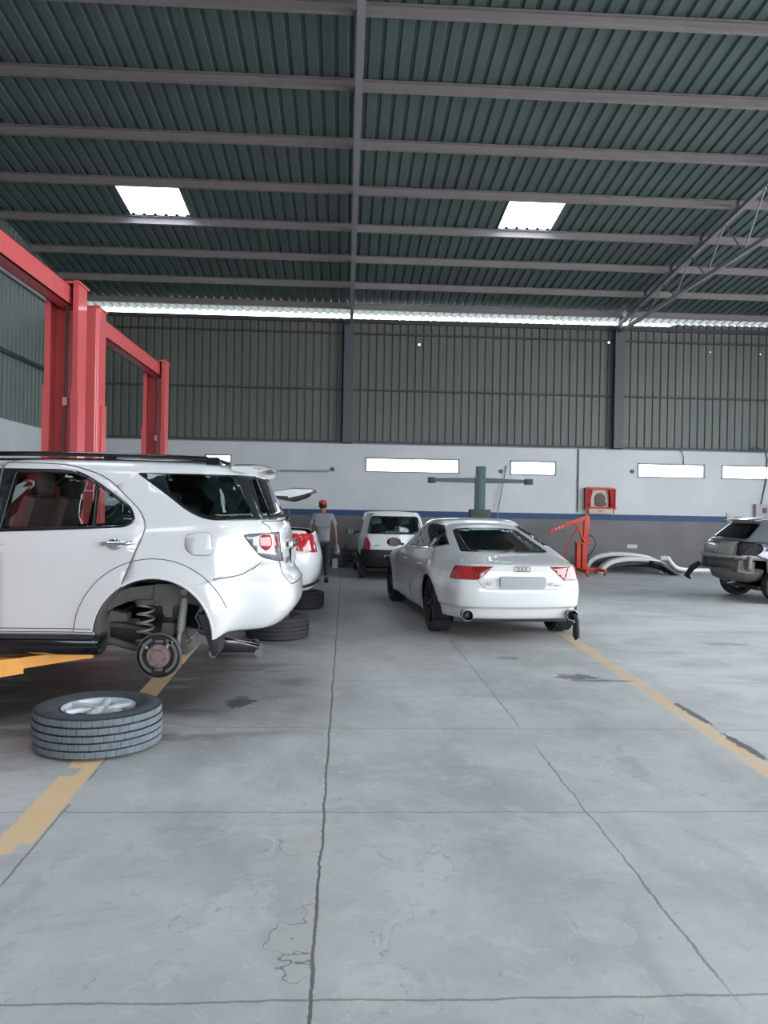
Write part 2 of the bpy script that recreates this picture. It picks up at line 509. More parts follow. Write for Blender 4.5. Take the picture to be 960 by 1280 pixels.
from mathutils.bvhtree import BVHTree
def bulge(bm, x0, z0, r0, r1, amt, ymin=.6):
    for v in bm.verts:
        if abs(v.co.y) > ymin:
            r = math.hypot(v.co.x-x0, (v.co.z-z0))
            if r < r1 and v.co.z > .2:
                t = 1 if r < r0 else (r1-r)/(r1-r0)
                v.co.y += math.copysign(amt*(t*t*(3-2*t)), v.co.y)
def surf_pts(bvh, pts, axis, sgn, push=.0015, sub=.03):
    """projects an outline, seen along the axis, onto the body"""
    a, b = AX[axis]; ax = {'y': 1, 'x': 0, 'z': 2}[axis]; out = []
    for i in range(len(pts)-1):
        p, q = Vector(pts[i]), Vector(pts[i+1]); n = max(1, int((q-p).length/sub))
        for k in range(n + (i == len(pts)-2)):
            r = p.lerp(q, k/n); o = [0, 0, 0]; o[a] = r.x; o[b] = r.y; o[ax] = 8*sgn
            d = [0, 0, 0]; d[ax] = -sgn
            h = bvh.ray_cast(Vector(o), Vector(d))
            if h[0] is not None: out.append(h[0]+h[1]*push*(1 if h[1].dot(Vector(d)) < 0 else -1))
    return out
def line_on(bvh, pts, axis, sgn, name, parent, material=None, r=.003):
    P = surf_pts(bvh, pts, axis, sgn)
    if len(P) < 2: return None
    return MB().tube(P, r, 5).build(name, material or M['seam'], parent)

def make_suv():
    root = empty('sport_utility_vehicle', (-.36, 6.72, .15), PI,
                 'large white sport utility vehicle raised on the red lift, its rear wheel taken off', 'car')
    S = [.62, 1.5, 2.6, 3.78]
    G_ = [.75, 1.4, 2.2, 2.9]
    rings = [
        dict(xr=.26, xf=4.50, cr=.30, cf=.40, W=[.60, .78, .80, .80, .78, .62], X=S, Z=[.49, .405, .42, .42, .40, .34]),
        dict(xr=.16, xf=4.58, cr=.34, cf=.50, W=[.78, .905, .905, .905, .905, .80], X=S, Z=[.47, .415, .455, .455, .43, .34]),
        dict(xr=.0, xf=4.68, cr=.36, cf=.55, W=[.83, .935, .915, .915, .935, .84], X=S, Z=[.66, .62, .60, .60, .60, .55]),
        dict(xr=.01, xf=4.70, cr=.36, cf=.55, W=[.84, .93, .922, .922, .93, .85], X=S, Z=[.80, .84, .82, .82, .82, .78]),
        dict(xr=.07, xf=4.62, cr=.30, cf=.62, W=[.82, .915, .922, .92, .90, .78], X=S, Z=[.90, 1.02, 1.02, 1.0, .98, .97]),
        dict(xr=.12, xf=3.45, cr=.26, cf=.32, W=[.80, .885, .892, .885, .86, .68], X=[.6, 1.4, 2.2, 2.85], Z=[1.235, 1.215, 1.165, 1.145, 1.14, 1.14]),
        dict(xr=.15, xf=3.36, cr=.25, cf=.32, W=[.775, .862, .870, .862, .835, .66], X=[.62, 1.4, 2.2, 2.80], Z=[1.285, 1.262, 1.213, 1.188, 1.18, 1.18]),
        dict(xr=.33, xf=2.62, cr=.22, cf=.25, W=[.66, .715, .725, .725, .71, .60], X=[.75, 1.35, 1.9, 2.25], Z=[1.645, 1.655, 1.665, 1.66, 1.64, 1.62]),
        dict(xr=.36, xf=2.50, cr=.22, cf=.25, W=[.60, .645, .655, .655, .64, .52], X=[.78, 1.35, 1.85, 2.2], Z=[1.70, 1.715, 1.725, 1.725, 1.71, 1.665]),
        dict(xr=.38, xf=2.44, cr=.22, cf=.25, W=[0]*6, X=[.8, 1.35, 1.85, 2.15], Z=[1.735, 1.755, 1.765, 1.762, 1.745, 1.69]),
    ]
    bm = body_bm(rings, 7, 9)
    bulge(bm, 1.03, .43, .46, .62, .022); bulge(bm, 3.78, .43, .46, .62, .022)
    bm.normal_update()
    side = lambda c: abs(c.y) > .45
    near = lambda c: c.y > .45
    arch = arch_poly(1.03, .43, .43); arch2 = arch_poly(3.78, .43, .43)
    cut(bm, arch, 'y', side, 11); drop(bm, 11); cut(bm, arch2, 'y', side, 11); drop(bm, 11)
    bvh = BVHTree.FromBMesh(bm)
    door = round_poly([(2.205, .462, 0), (2.205, 1.70, .04), (1.70, 1.695, .25), (1.42, 1.60, .1), (1.146, 1.345, .09), (1.10, 1.23, .06), (1.189, 1.0, .05), (1.26, .80, 0), (1.40, .60, 0), (1.46, .462, 0)], .04, 3)
    cut(bm, door, 'y', side, 9)
    fdoor = round_poly([(2.215, .462, 0), (3.22, .462, .06), (3.34, .95, .05), (3.26, 1.18, .03), (2.72, 1.64, .12), (2.45, 1.70, .1), (2.215, 1.70, .04)], .04, 3)
    cut(bm, fdoor, 'y', side, 10)
    win = round_poly([(2.165, 1.20, .015), (2.10, 1.632, .03), (1.66, 1.632, .15), (1.49, 1.545, .05), (1.25, 1.375, .05), (1.205, 1.285, .05), (1.27, 1.247, .04), (1.7, 1.222, 0)], .04, 4)
    cut(bm, [(p[0]*1.0+.0, p[1]) for p in round_poly([(2.205, 1.18, .01), (2.205, 1.655, .01), (1.65, 1.655, .16), (1.478, 1.56, .05), (1.225, 1.385, .05), (1.178, 1.275, .05), (1.26, 1.228, .04), (1.7, 1.203, 0)], .04, 4)], 'y', side, 16)
    cut(bm, win, 'y', side, 2)
    cut(bm, [(1.482, 1.1), (1.482, 1.7), (1.1, 1.7), (1.1, 1.1)], 'y', side, 3, only=(2,))
    cut(bm, [(1.492, 1.1), (1.492, 1.7), (1.474, 1.7), (1.474, 1.1)], 'y', side, 16, only=(2, 3))
    fwin = round_poly([(2.27, 1.19, .02), (3.02, 1.17, .05), (3.0, 1.22, .03), (2.62, 1.60, .1), (2.45, 1.63, .06), (2.30, 1.632, .03)], .03, 4)
    cut(bm, round_poly([(2.215, 1.17, .01), (3.10, 1.16, .03), (2.64, 1.635, .1), (2.215, 1.655, .01)], .03, 3), 'y', side, 16)
    cut(bm, fwin, 'y', side, 4)
    q = round_poly([(1.215, 1.638, .03), (.30, 1.640, .01), (.17, 1.50, .01), (.12, 1.303, .01), (.655, 1.288, .10), (.81, 1.350, .10), (1.0, 1.493, .1)], .03, 4)
    cut(bm, q, 'y', side, 17)
    q2 = round_poly([(1.02, 1.630, .05), (.515, 1.630, .01), (.33, 1.318, .04), (.655, 1.305, .10), (.79, 1.360, .10), (.96, 1.485, .05)], .03, 4)
    cut(bm, q2, 'y', side, 1, only=(17,))
    rear = lambda c: c.x < .75
    rg = round_poly([(-.70, 1.318), (.70, 1.318), (.58, 1.625), (-.58, 1.625)], .05, 4)
    cut(bm, rg, 'x', rear, 6)
    cut(bm, round_poly([(-.70, 1.225), (.70, 1.225), (.585, 1.60), (-.585, 1.60)], .05, 4), 'x', lambda c: c.x > 2.5, 5)
    tl = round_poly([(.405, 1.188, .03), (-.1, 1.222, 0), (-.1, .975, 0), (.15, .985, .02), (.275, 1.02, .04)], .02, 3)
    cut(bm, tl, 'y', lambda c: abs(c.y) > .58, 7)
    cut(bm, round_poly([(.285, 1.185), (.205, 1.19), (.195, 1.10), (.235, 1.06), (.285, 1.10)], .03, 4), 'y', side, 18, only=(7,))
    cut(bm, [(.63, 1.17), (.69, 1.17), (.69, 1.09), (.63, 1.09)], 'x', rear, 18, only=(7,))
    cut(bm, [(-.63, 1.17), (-.69, 1.17), (-.69, 1.09), (-.63, 1.09)], 'x', rear, 18, only=(7,))
    cut(bm, round_poly([(4.2, .98, .05), (4.62, .92, .05), (4.8, .78, .02), (4.42, .76, .05)], .04, 3), 'y', side, 14)
    fuel = round_poly([(.812, 1.188), (.632, 1.205), (.610, 1.045), (.66, 1.032), (.75, 1.035), (.808, 1.075)], .045, 4)
    cut(bm, fuel, 'y', near, 8)
    gate = round_poly([(-.72, 1.29, .02), (-.64, 1.0, .05), (-.60, .80, .06), (.60, .80, .06), (.64, 1.0, .05), (.72, 1.29, .02)], .05, 3)
    cut(bm, gate, 'x', lambda c: c.x < .45, 15, only=(0,))
    # bumper: everything of the rear below the shut line
    cut(bm, [(-.2, .40), (.85, .40), (.85, .77), (.60, .862), (.40, .892), (.27, .97), (.12, .985), (-.2, .985)], 'y', lambda c: c.x < .86, 13, only=(0,))
    lay = bm.faces.layers.int['part']
    F = lambda *i: [f for f in bm.faces if f[lay] in i]
    body = region(bm, F(0), 'body', M['white_paint'], root, .006, inner=M['cabin'])
    region(bm, F(13), 'rear_bumper', M['white_paint'], root, .006, inner=M['inner'])
    region(bm, F(15), 'tailgate', M['white_paint'], root, .006, inner=M['inner'])
    for sgn in (1, -1):
        sf = lambda *i: [f for f in bm.faces if f[lay] in i and f.calc_center_median().y*sgn > 0]
        d = region(bm, sf(9), 'door', M['white_paint'], root, .006, inner=M['cabin'])
        region(bm, sf(16) and [f for f in sf(16) if f.calc_center_median().x < 2.21], 'window_frame', M['frit'], d, .008)
        region(bm, sf(2), 'window_glass', M['glass_clear'], d, .004)
        region(bm, sf(3), 'vent_glass', M['glass_clear'], d, .004)
        edge_tube(sf(9, 16, 2, 3) and [f for f in sf(9, 16, 2, 3) if f.calc_center_median().x < 2.21], 'door_seal', M['seam'], d, .0035)
        edge_tube(sf(2), 'window_seal', M['black_plastic'], d, .005)
        d2 = region(bm, sf(10), 'door', M['white_paint'], root, .006, inner=M['cabin'])
        region(bm, [f for f in sf(16) if f.calc_center_median().x > 2.21], 'window_frame', M['frit'], d2, .008)
        region(bm, sf(4), 'window_glass', M['glass_clear'], d2, .004)
        edge_tube([f for f in sf(10, 4, 16) if f.calc_center_median().x > 2.21], 'door_seal', M['seam'], d2, .0035)
        region(bm, sf(17), 'pillar_panel', M['frit'], root, .006)
        region(bm, sf(1), 'side_glass', M['glass_dark'], root, .004)
        t = region(bm, sf(7), 'tail_light', M['clear_lens'], root, .012, push=.003)
        region(bm, sf(18), 'red_lens', M['red_lens'], t, .012, push=.004)
        edge_tube(sf(7, 18), 'light_seal', M['seam'], t, .003)
        region(bm, sf(14), 'headlight', M['clear_lens'], root, .012, push=.002)
        # handles
        if True:
            for hx, par in ((1.31, d), (2.36, d2)):
                hz = 1.105; P = surf_pts(bvh, [(hx-.13, hz+.012), (hx+.11, hz)], 'y', sgn, push=.012)
                h = MB()
                h.tube([P[0]+Vector((0, -.012*sgn, 0)), P[0]+Vector((.015, .012*sgn, 0)), *[p+Vector((0, .022*sgn, 0)) for p in P[1:-1]], P[-1]+Vector((-.015, .012*sgn, 0)), P[-1]+Vector((0, -.012*sgn, 0))], .015, 10)
                P0 = P[len(P)//2]
                h.sphere((P0.x+.02, P0.y-.010*sgn, hz-.004), .058, (1, .22, .80), 20)
                h.build('door_handle', M['chrome'], par)
    o = region(bm, F(8), 'fuel_flap', M['white_paint'], root, .006, push=.006); edge_tube(F(8), 'flap_seal', M['seam'], o, .0035)
    tg = region(bm, F(6), 'rear_glass', M['glass_dark'], root, .004)
    edge_tube(F(6), 'glass_seal', M['black_plastic'], tg, .008)
    region(bm, F(5), 'windscreen', M['glass_clear'], root, .004)
    edge_tube(F(15), 'tailgate_seam', M['seam'], root, .004)
    bm.free()
    # shut lines of bumper and wheel arch flare
    line_on(bvh, [(.60, .862), (.50, .872), (.40, .892), (.31, .945), (.26, .99)], 'y', 1, 'bumper_seam', root)
    fl = [(1.03+.575*math.cos(a), .43+.575*math.sin(a)) for a in [PI*t/24 for t in range(2, 25)]]
    line_on(bvh, [(1.605, .465)]+fl[:-3], 'y', 1, 'flare_seam', root)
    line_on(bvh, [(3.2, .485), (1.47, .487)], 'y', 1, 'sill_seam', root)
    # wheel arch lips
    for x in (1.03, 3.78):
        for sgn in (1, -1):
            P = surf_pts(bvh, [(x+.442*math.cos(PI*t/30), .43+.442*math.sin(PI*t/30)) for t in range(0, 31)], 'y', sgn, push=-.004)
            if len(P) > 4: MB().tube(P, .009, 6).build('arch_lip', M['white_trim'], root)
    # wheel housings
    for x in (1.03, 3.78):
        for sgn in (1, -1):
            y0, y1 = sgn*.42, sgn*.90
            rows = []
            for t in range(0, 25):
                a = PI*t/24; r = .455
                rows.append([(x+r*math.cos(a), y1 if False else sgn*(.905), .43+r*math.sin(a)), (x+(r-.01)*math.cos(a), sgn*.72, .43+(r-.005)*math.sin(a)), (x+(r-.03)*math.cos(a), sgn*.60, .42+(r-.03)*math.sin(a))])
            m = MB().grid(rows)
            o = m.build('wheel_housing', M['liner'], root); md = o.modifiers.new('t', 'SOLIDIFY'); md.thickness = .004
    # inner body side above the frame, floor, spare tub
    m = MB()
    m.prism([(x, z) for x, z in [(.30, .62), (.62, .70), (.70, .80), (.9, .88), (1.15, .88), (1.36, .80), (1.46, .62), (1.46, .50), (3.2, .50), (3.3, .9), (.30, .9)]], .56, .60)
    m.prism([(x, z) for x, z in [(.30, .62), (.62, .70), (.70, .80), (.9, .88), (1.15, .88), (1.36, .80), (1.46, .62), (1.46, .50), (3.2, .50), (3.3, .9), (.30, .9)]], -.60, -.56)
    m.b2(.30, 3.3, -.60, .60, .80, .84); m.b2(1.46, 3.2, -.85, .85, .50, .53)
    m.build('underbody', M['liner_dark'], root)
    # ladder frame rail: the grey beam across the arch, with its bracket and hole
    m = MB()
    for s_ in (1, -1):
        pts = [(.18, .56), (.62, .585), (.78, .645), (1.05, .69), (1.28, .66), (1.5, .56), (1.9, .50), (3.6, .50)]
        rows = []
        for (x, z) in pts:
            rows.append([(x, s_*.68, z), (x, s_*.68, z+.105), (x, s_*.56, z+.105), (x, s_*.56, z)])
        m.grid(rows, closed_v=True)
    for x in (.25, .62, 1.6, 2.6): m.b2(x-.04, x+.04, -.5, .5, .57, .64, bev=.01)
    m.build('frame_rail', M['chassis'], root)
    m = MB(); m.prism([(1.07, .80), (.88, .80), (.86, .66), (.92, .635), (1.03, .635), (1.09, .66)], .685, .70, bev=.003)
    m.prism([(1.02, .64), (.93, .64), (.945, .56), (1.005, .56)], .62, .70, bev=.008)
    m.cyl((.975, .66, .575), (.975, .66, .545), .035, 16)
    m.build('bump_stop', M['chassis'], root)
    m = MB(); m.prism([(1.62, .62), (1.30, .56), (1.30, .50), (1.62, .50)], .5, .62); m.b2(1.44, 1.475, .55, .86, .33, .62, bev=.01); m.build('inner_bracket', M['chassis'], root)
    # coil spring
    pts = []; turns = 4.3
    for i in range(int(turns*20)+1):
        a = 2*PI*i/20; t = i/(turns*20)
        pts.append((1.15+.062*math.cos(a), .66+.062*math.sin(a), .36+.29*t))
    sp = MB().tube(pts, .0095, 8).build('coil_spring', M['spring'], root)
    MB().cyl((1.15, .66, .645), (1.15, .66, .68), .085, 24, bev=.008).build('spring_seat', M['chassis'], root)
    MB().cyl((1.15, .66, .335), (1.15, .66, .36), .075, 24, bev=.008).build('spring_seat', M['chassis'], root)
    # damper
    m = MB(); m.cyl((.845, .72, .70), (.87, .73, .45), .031, 20, bev=.006); m.cyl((.87, .73, .46), (.89, .73, .34), .018, 12); m.cyl((.90, .66, .33), (.90, .74, .33), .028, 16, bev=.004)
    m.cyl((.855, .62, .74), (.855, .70, .74), .026, 16)
    m.build('damper', M['spring'], root)
    # axle with trailing arms
    m = MB(); m.cyl((1.007, -.74, .285), (1.007, .74, .285), .045, 20); m.sphere((1.007, 0, .29), .16, (.9, .8, 1), 20)
    m.build('rear_axle', M['chassis'], root)
    m = MB(); m.tube([(1.02, .62, .27), (1.25, .60, .30), (1.52, .58, .37)], [.032, .028, .034], 10); m.cyl((1.50, .53, .37), (1.50, .64, .37), .05, 18, bev=.006)
    m.tube([(1.0, .45, .36), (1.35, .45, .44), (1.6, .45, .46)], .022, 8)
    m.build('trailing_arm', M['chassis'], root)
    MB().tube([(1.02, -.62, .27), (1.25, -.60, .30), (1.52, -.58, .37)], [.032, .028, .034], 10).build('trailing_arm', M['chassis'], root)
    m = MB(); m.prism([(1.02, .50), (.93, .50), (.96, .30), (1.05, .32)], .60, .66, bev=.01); m.prism([(.86, .44), (.80, .36), (.86, .30), (.92, .33)], .62, .68, bev=.01)
    m.build('axle_bracket', M['chassis'], root)
    # connectors and cable

    m = MB()
    for i in range(3): m.box((.735-.035*i, .62, .615), (.026, .05, .075), bev=.006)
    m.box((.66, .62, .62), (.07, .03, .02), bev=.004); m.box((.66, .62, .58), (.07, .03, .02), bev=.004)
    m.tube([(.75, .62, .60), (.78, .62, .54), (.74, .64, .47), (.78, .66, .40), (.84, .68, .36)], .007, 6)
    m.tube([(.70, .60, .55), (.66, .60, .48), (.70, .62, .42)], .010, 6)
    m.build('wiring', M['spring'], root)
    # brake: backing plate, shoes, hub and studs
    b = MB(); cx, cz, y = 1.007, .28, .80
    b.lathe([(0, -.004), (.163, -.004), (.167, .004), (.163, .030), (.152, .034), (.150, .010), (0, .008)], 64, 'y', c=(cx, y, cz))
    bk = b.build('brake_backing_plate', M['black_plastic'], root)
    MB().lathe([(.166, .0), (.171, .012), (.168, .03), (.162, .031), (.163, 0)], 64, 'y', c=(cx, y, cz), closed=True).build('plate_rim', M['steel'], bk)
    sh = MB()
    for s_ in (1, -1):
        arc = []
        for t in range(0, 17):
            a = -1.15+2.3*t/16 + (0 if s_ > 0 else PI)
            arc.append([(cx+r*math.cos(a), y+yy, cz+r*math.sin(a)) for r, yy in ((.118, .012), (.118, .038), (.140, .038), (.140, .012))])
        sh.grid(arc, closed_v=True)
    for z_ in (.105, -.105): sh.box((cx, y+.02, cz+z_), (.06, .02, .022), bev=.005)
    sh.build('brake_shoe', M['steel'], bk)
    MB().box((cx-.075, y+.032, cz+.085), (.03, .012, .065), rot=(0, -.6, 0), bev=.004).build('return_spring', M['chrome'], bk); MB().box((cx+.10, y+.032, cz+.07), (.022, .01, .05), rot=(0, .7, 0), bev=.004).build('return_spring', M['chrome'], bk)
    h = MB(); h.cyl((cx, y, cz), (cx, y+.055, cz), .086, 40, bev=.006); h.cyl((cx, y+.05, cz), (cx, y+.075, cz), .048, 28, r2=.044, bev=.004)
    h.cyl((cx, y+.07, cz), (cx, y+.078, cz), .02, 16)
    hb = h.build('wheel_hub', M['rust'], bk)
    for k in range(6):
        a = PI*k/3+.25; MB().cyl((cx+.067*math.cos(a), y+.05, cz+.067*math.sin(a)), (cx+.067*math.cos(a), y+.09, cz+.067*math.sin(a)), .0075, 8).build('wheel_stud', M['chrome'], bk)
    # mud flap
    mb = MB(); mb.prism(round_poly([(.72, .60), (.60, .60), (.545, .43), (.555, .30), (.60, .285), (.645, .42)], .02, 3), .66, .90, bev=.004)
    mb.build('mud_flap', M['black_plastic'], root)
    m = MB(); m.b2(1.25, 2.5, -.45, .40, .27, .50, bev=.05); m.build('fuel_tank', M['black_plastic'], root)
    sp_ = tyre_bm(.37, .24, .2, 64, axis='z', blocks=False); sp_.xf(Matrix.Translation((.60, 0, .50))); sp_.cyl((.60, 0, .48), (.60, 0, .52), .205, 32); sp_.build('spare_wheel', M['rubber'], root)
    MB().cyl((.62, -.58, .42), (1.15, -.56, .42), .09, 24, bev=.02).tube([(.15, -.60, .40), (.4, -.6, .40), (.62, -.58, .42)], .025, 10).build('silencer', M['steel'], root)
    # running boards
    for sgn in (1, -1):
        ys = [.80*sgn, .97*sgn]
        m = MB(); m.prism([(y, z) for y, z in ((.76*sgn, .445), (.91*sgn, .44), (.985*sgn, .405), (1.0*sgn, .37), (.985*sgn, .325), (.93*sgn, .30), (.78*sgn, .31))], 1.40, 3.30, 'x', bev=.012)
        b_ = m.build('running_board', M['black_gloss'], root)
        MB().b2(1.45, 3.25, .85*sgn, .97*sgn, .418, .426, bev=.002).build('step_tread', M['black_plastic'], b_)
    # roof rails
    for sgn in (1, -1):
        m = MB(); P = []
        for x, z, r in ((.54, 1.725, .014), (.60, 1.742, .017), (.72, 1.762, .018), (1.2, 1.775, .018), (1.8, 1.778, .018), (2.35, 1.768, .018), (2.55, 1.745, .016), (2.62, 1.715, .014)):
            P.append((x, .60*sgn, z))
        m.tube(P, [.014, .017, .018, .018, .018, .018, .016, .014], 10)
        for x in (.66, 1.45, 2.45): m.box((x, .60*sgn, 1.745), (.13, .035, .06), bev=.012, taper=(.6, .9))
        m.tube([(.60, .60*sgn, 1.737), (1.45, .605*sgn, 1.742), (2.5, .60*sgn, 1.722)], .009, 8)
        m.build('roof_rail', M['black_gloss'], root)
    # rear spoiler
    rows = []
    for i in range(13):
        t = -1+2*i/12; y = t*.655; k = abs(t)**4
        x0, x1 = .52, .255+.06*k; zt = 1.748-.045*t*t
        rows.append([(x0, y, zt-.028), (x0, y, zt+.004), (x0-.12, y, zt+.006), (x1+.04, y, zt-.006), (x1, y, zt-.022), (x1+.012, y, zt-.042), (x1+.08, y, zt-.050)])
    m = MB().grid(rows, closed_v=True)
    for row in (rows[0], rows[-1]): m.bm.faces.new([m.bm.verts.new(p) for p in row])
    m.build('rear_spoiler', M['white_paint'], root)
    # rear wiper, badge, plate garnish
    m = MB(); m.tube([(.115, .10, 1.31), (.13, .0, 1.345), (.15, -.32, 1.37)], .010, 8); m.sphere((.125, .10, 1.30), .03, (.7, 1, .7), 12); m.build('rear_wiper', M['black_plastic'], root)
    MB().box((.078, 0, 1.10), (.03, .75, .055), bev=.01).build('plate_garnish', M['chrome'], root)
    MB().box((.075, 0, 1.0), (.012, .50, .12), bev=.008).build('number_plate', M['plate'], root)
    mirror_part(root, 2.98, .90, 1.20, 1, M['white_paint']); mirror_part(root, 2.98, -.90, 1.20, -1, M['white_paint'])
    me = text_mesh('FORTUNER', .055, .003); me.transform(Matrix.Translation((.088, .50, .985)) @ REAR_TXT); me.materials.append(M['letter_chrome']); link('badge_lettering', me, root)
    # cabin
    cabin_floor(root, 1.52, 3.2, .72, .60, M['cabin']); MB().b2(.45, 1.5, -.62, .62, .86, .89, bev=.01).build('boot_floor', M['cabin'], root)
    for y in (.36, -.36): make_seat(root, 2.46, y, .74, M['maroon'], headmat=M['maroon'], h=.60)
    sb = make_seat(root, 1.62, .0, .76, M['maroon'], w=1.2, hr=False, h=.60, lean=-.32)
    for y in (.40, 0, -.40): MB().sphere((1.22, y, 1.43), .13, (.5, 1.05, .75), 18).build('headrest', M['maroon'], sb)
    MB().b2(2.95, 3.3, -.74, .74, .85, 1.15, bev=.06).build('dashboard', M['cabin'], root)
    tr = MB()
    tr.box((2.20, .70, 1.40), (.09, .04, .50), rot=(.30, -.12, 0), bev=.01); tr.box((2.20, -.70, 1.40), (.09, .04, .50), rot=(-.30, -.12, 0), bev=.01)
    tr.b2(.62, 2.5, -.60, .60, 1.665, 1.685, bev=.005)
    tr.build('cabin_trim', M['maroon'], root)
    for s_ in (1, -1):
        tr = MB(); tr.prism([(.50, 1.24), (.42, 1.24), (.50, 1.45), (.62, 1.62), (.72, 1.62), (.60, 1.48), (.72, 1.24), (.64, 1.24), (.55, 1.41)], .68*s_, .71*s_, bev=.004)
        tr.build('pillar_trim', M['beige_trim'], root)
    for s_ in (1, -1): make_wheel(root, (3.78, .78*s_, .30), .385, .25, .222, s_, M['alloy'], M['rubber'], spokes=6)
    return root
make_suv()
def make_fastback():
    root = empty('fastback_car', (2.09, 9.08, 0), math.radians(95.4),
                 'white fastback car with black wheels and slanted red tail lights, parked mid-floor', 'car')
    S = [1.0, 2.1, 3.2, 4.25]
    rings = [
        dict(xr=.40, xf=5.0, cr=.3, cf=.40, W=[.60, .76, .78, .78, .76, .62], X=S, Z=[.24, .22, .21, .21, .22, .2]),
        dict(xr=.13, xf=5.12, cr=.42, cf=.50, W=[.79, .91, .90, .90, .91, .80], X=S, Z=[.275, .26, .235, .235, .25, .22]),
        dict(xr=.065, xf=5.18, cr=.46, cf=.55, W=[.82, .93, .905, .905, .93, .82], X=S, Z=[.40, .40, .38, .38, .40, .40]),
        dict(xr=.02, xf=5.20, cr=.48, cf=.55, W=[.835, .94, .91, .91, .94, .84], X=S, Z=[.425, .44, .42, .42, .44, .45]),
        dict(xr=.0, xf=5.20, cr=.48, cf=.60, W=[.85, .945, .915, .912, .94, .84], X=S, Z=[.60, .60, .56, .56, .58, .55]),
        dict(xr=.03, xf=5.16, cr=.47, cf=.65, W=[.84, .94, .925, .92, .93, .80], X=S, Z=[.745, .76, .73, .73, .72, .66]),
        dict(xr=.055, xf=5.05, cr=.46, cf=.65, W=[.79, .91, .91, .905, .89, .72], X=S, Z=[.90, .90, .875, .86, .83, .75]),
        dict(xr=.10, xf=4.9, cr=.44, cf=.6, W=[.76, .89, .895, .89, .87, .70], X=S, Z=[.918, .925, .91, .90, .86, .79]),
        dict(xr=.60, xf=4.0, cr=.18, cf=.35, W=[.62, .80, .84, .845, .82, .66], X=[1.25, 2.1, 2.9, 3.45], Z=[1.02, 1.055, 1.00, .985, .975, .965]),
        dict(xr=1.70, xf=3.25, cr=.16, cf=.22, W=[.50, .585, .63, .635, .60, .52], X=[2.0, 2.35, 2.65, 2.9], Z=[1.295, 1.345, 1.365, 1.355, 1.32, 1.25]),
        dict(xr=1.80, xf=3.15, cr=.16, cf=.22, W=[.42, .50, .55, .555, .52, .44], X=[2.05, 2.35, 2.65, 2.85], Z=[1.335, 1.395, 1.415, 1.405, 1.37, 1.29]),
        dict(xr=1.80, xf=3.12, cr=.16, cf=.22, W=[0]*6, X=[2.1, 2.35, 2.6, 2.8], Z=[1.35, 1.425, 1.445, 1.435, 1.40, 1.30]),
    ]
    bm = body_bm(rings, 6, 9)
    bulge(bm, .97, .37, .42, .60, .018); bulge(bm, 4.25, .37, .42, .60, .018)
    bm.normal_update()
    side = lambda c: abs(c.y) > .40
    bvh0 = BVHTree.FromBMesh(bm)
    for x in (.97, 4.25): cut(bm, arch_poly(x, .355, .380), 'y', side, 11)
    drop(bm, 11)
    bvh = BVHTree.FromBMesh(bm)
    lay = bm.faces.layers.int['part']
    up = lambda c: c.z > .90 and abs(c.y) > .655-.62*(c.z-1.1)
    fr = round_poly([(3.72, .985, .02), (2.3, 1.005, 0), (1.30, 1.045, .06), (.98, 1.13, .04), (1.12, 1.20, .05), (1.62, 1.30, .1), (2.05, 1.352, .1), (2.6, 1.352, .1), (3.05, 1.27, .1)], .04, 4)
    cut(bm, fr, 'y', up, 16)
    gl = round_poly([(3.64, 1.00, .02), (2.3, 1.02, 0), (1.32, 1.06, .06), (1.05, 1.13, .03), (1.15, 1.185, .05), (1.63, 1.285, .1), (2.05, 1.337, .1), (2.6, 1.337, .1), (3.03, 1.255, .1)], .04, 4)
    cut(bm, gl, 'y', up, 2, only=(16,))
    cut(bm, [(2.46, .9), (2.46, 1.4), (2.40, 1.4), (2.40, .9)], 'y', up, 16, only=(2,))
    cut(bm, [(1.62, .9), (1.56, 1.4), (1.52, 1.4), (1.58, .9)], 'y', up, 16, only=(2,))
    rg = round_poly([(-.575, 1.035, .02), (.575, 1.035, .02), (.455, 1.292, .04), (.25, 1.312, 0), (-.25, 1.312, 0), (-.455, 1.292, .04)], .03, 4)
    cut(bm, rg, 'x', lambda c: c.x < 2.0, 19)
    rg2 = round_poly([(-.46, 1.05, .05), (.46, 1.05, .05), (.40, 1.28, .04), (.2, 1.30, 0), (-.2, 1.30, 0), (-.40, 1.28, .04)], .03, 4)
    cut(bm, rg2, 'x', lambda c: c.x < 2.0, 6, only=(19,))
    cut(bm, round_poly([(-.66, 1.0), (.66, 1.0), (.48, 1.25), (-.48, 1.25)], .06, 4), 'x', lambda c: c.x > 2.9, 5)
    for s in (1, -1):
        cut(bm, [(s*.345, .897), (s*.52, .742), (s*1.0, .742), (s*1.0, .882), (s*.70, .893)], 'x', lambda c: c.x < .9, 7)
    cut(bm, [(.34, .70), (.30, .95), (1.5, .95), (1.5, .70)], 'y', side, 0, only=(7,))
    for s in (1, -1): cut(bm, [(s*.345, .897), (s*.52, .742), (s*.535, .742), (s*.60, .897)], 'x', lambda c: c.x < .9, 18, only=(7,))
    gate = round_poly([(-.62, .915, 0), (-.535, .742, .02), (-.46, .635, .09), (.46, .635, .09), (.535, .742, .02), (.62, .915, 0)], .05, 4)
    cut(bm, gate, 'x', lambda c: c.x < .13, 15, only=(0,))
    cut(bm, [(3.62, .975), (3.58, .60), (3.62, .26), (2.48, .26), (2.44, .60), (2.46, .985)], 'y', side, 10, only=(0,))
    cut(bm, [(2.46, .985), (2.44, .60), (2.48, .26), (1.50, .26), (1.40, .52), (1.16, .78), (1.20, 1.03), (1.4, 1.03)], 'y', side, 9, only=(0,))
    F = lambda *i: [f for f in bm.faces if f[lay] in i]
    region(bm, F(0), 'body', M['white_paint'], root, .006, inner=M['teal_cabin'])
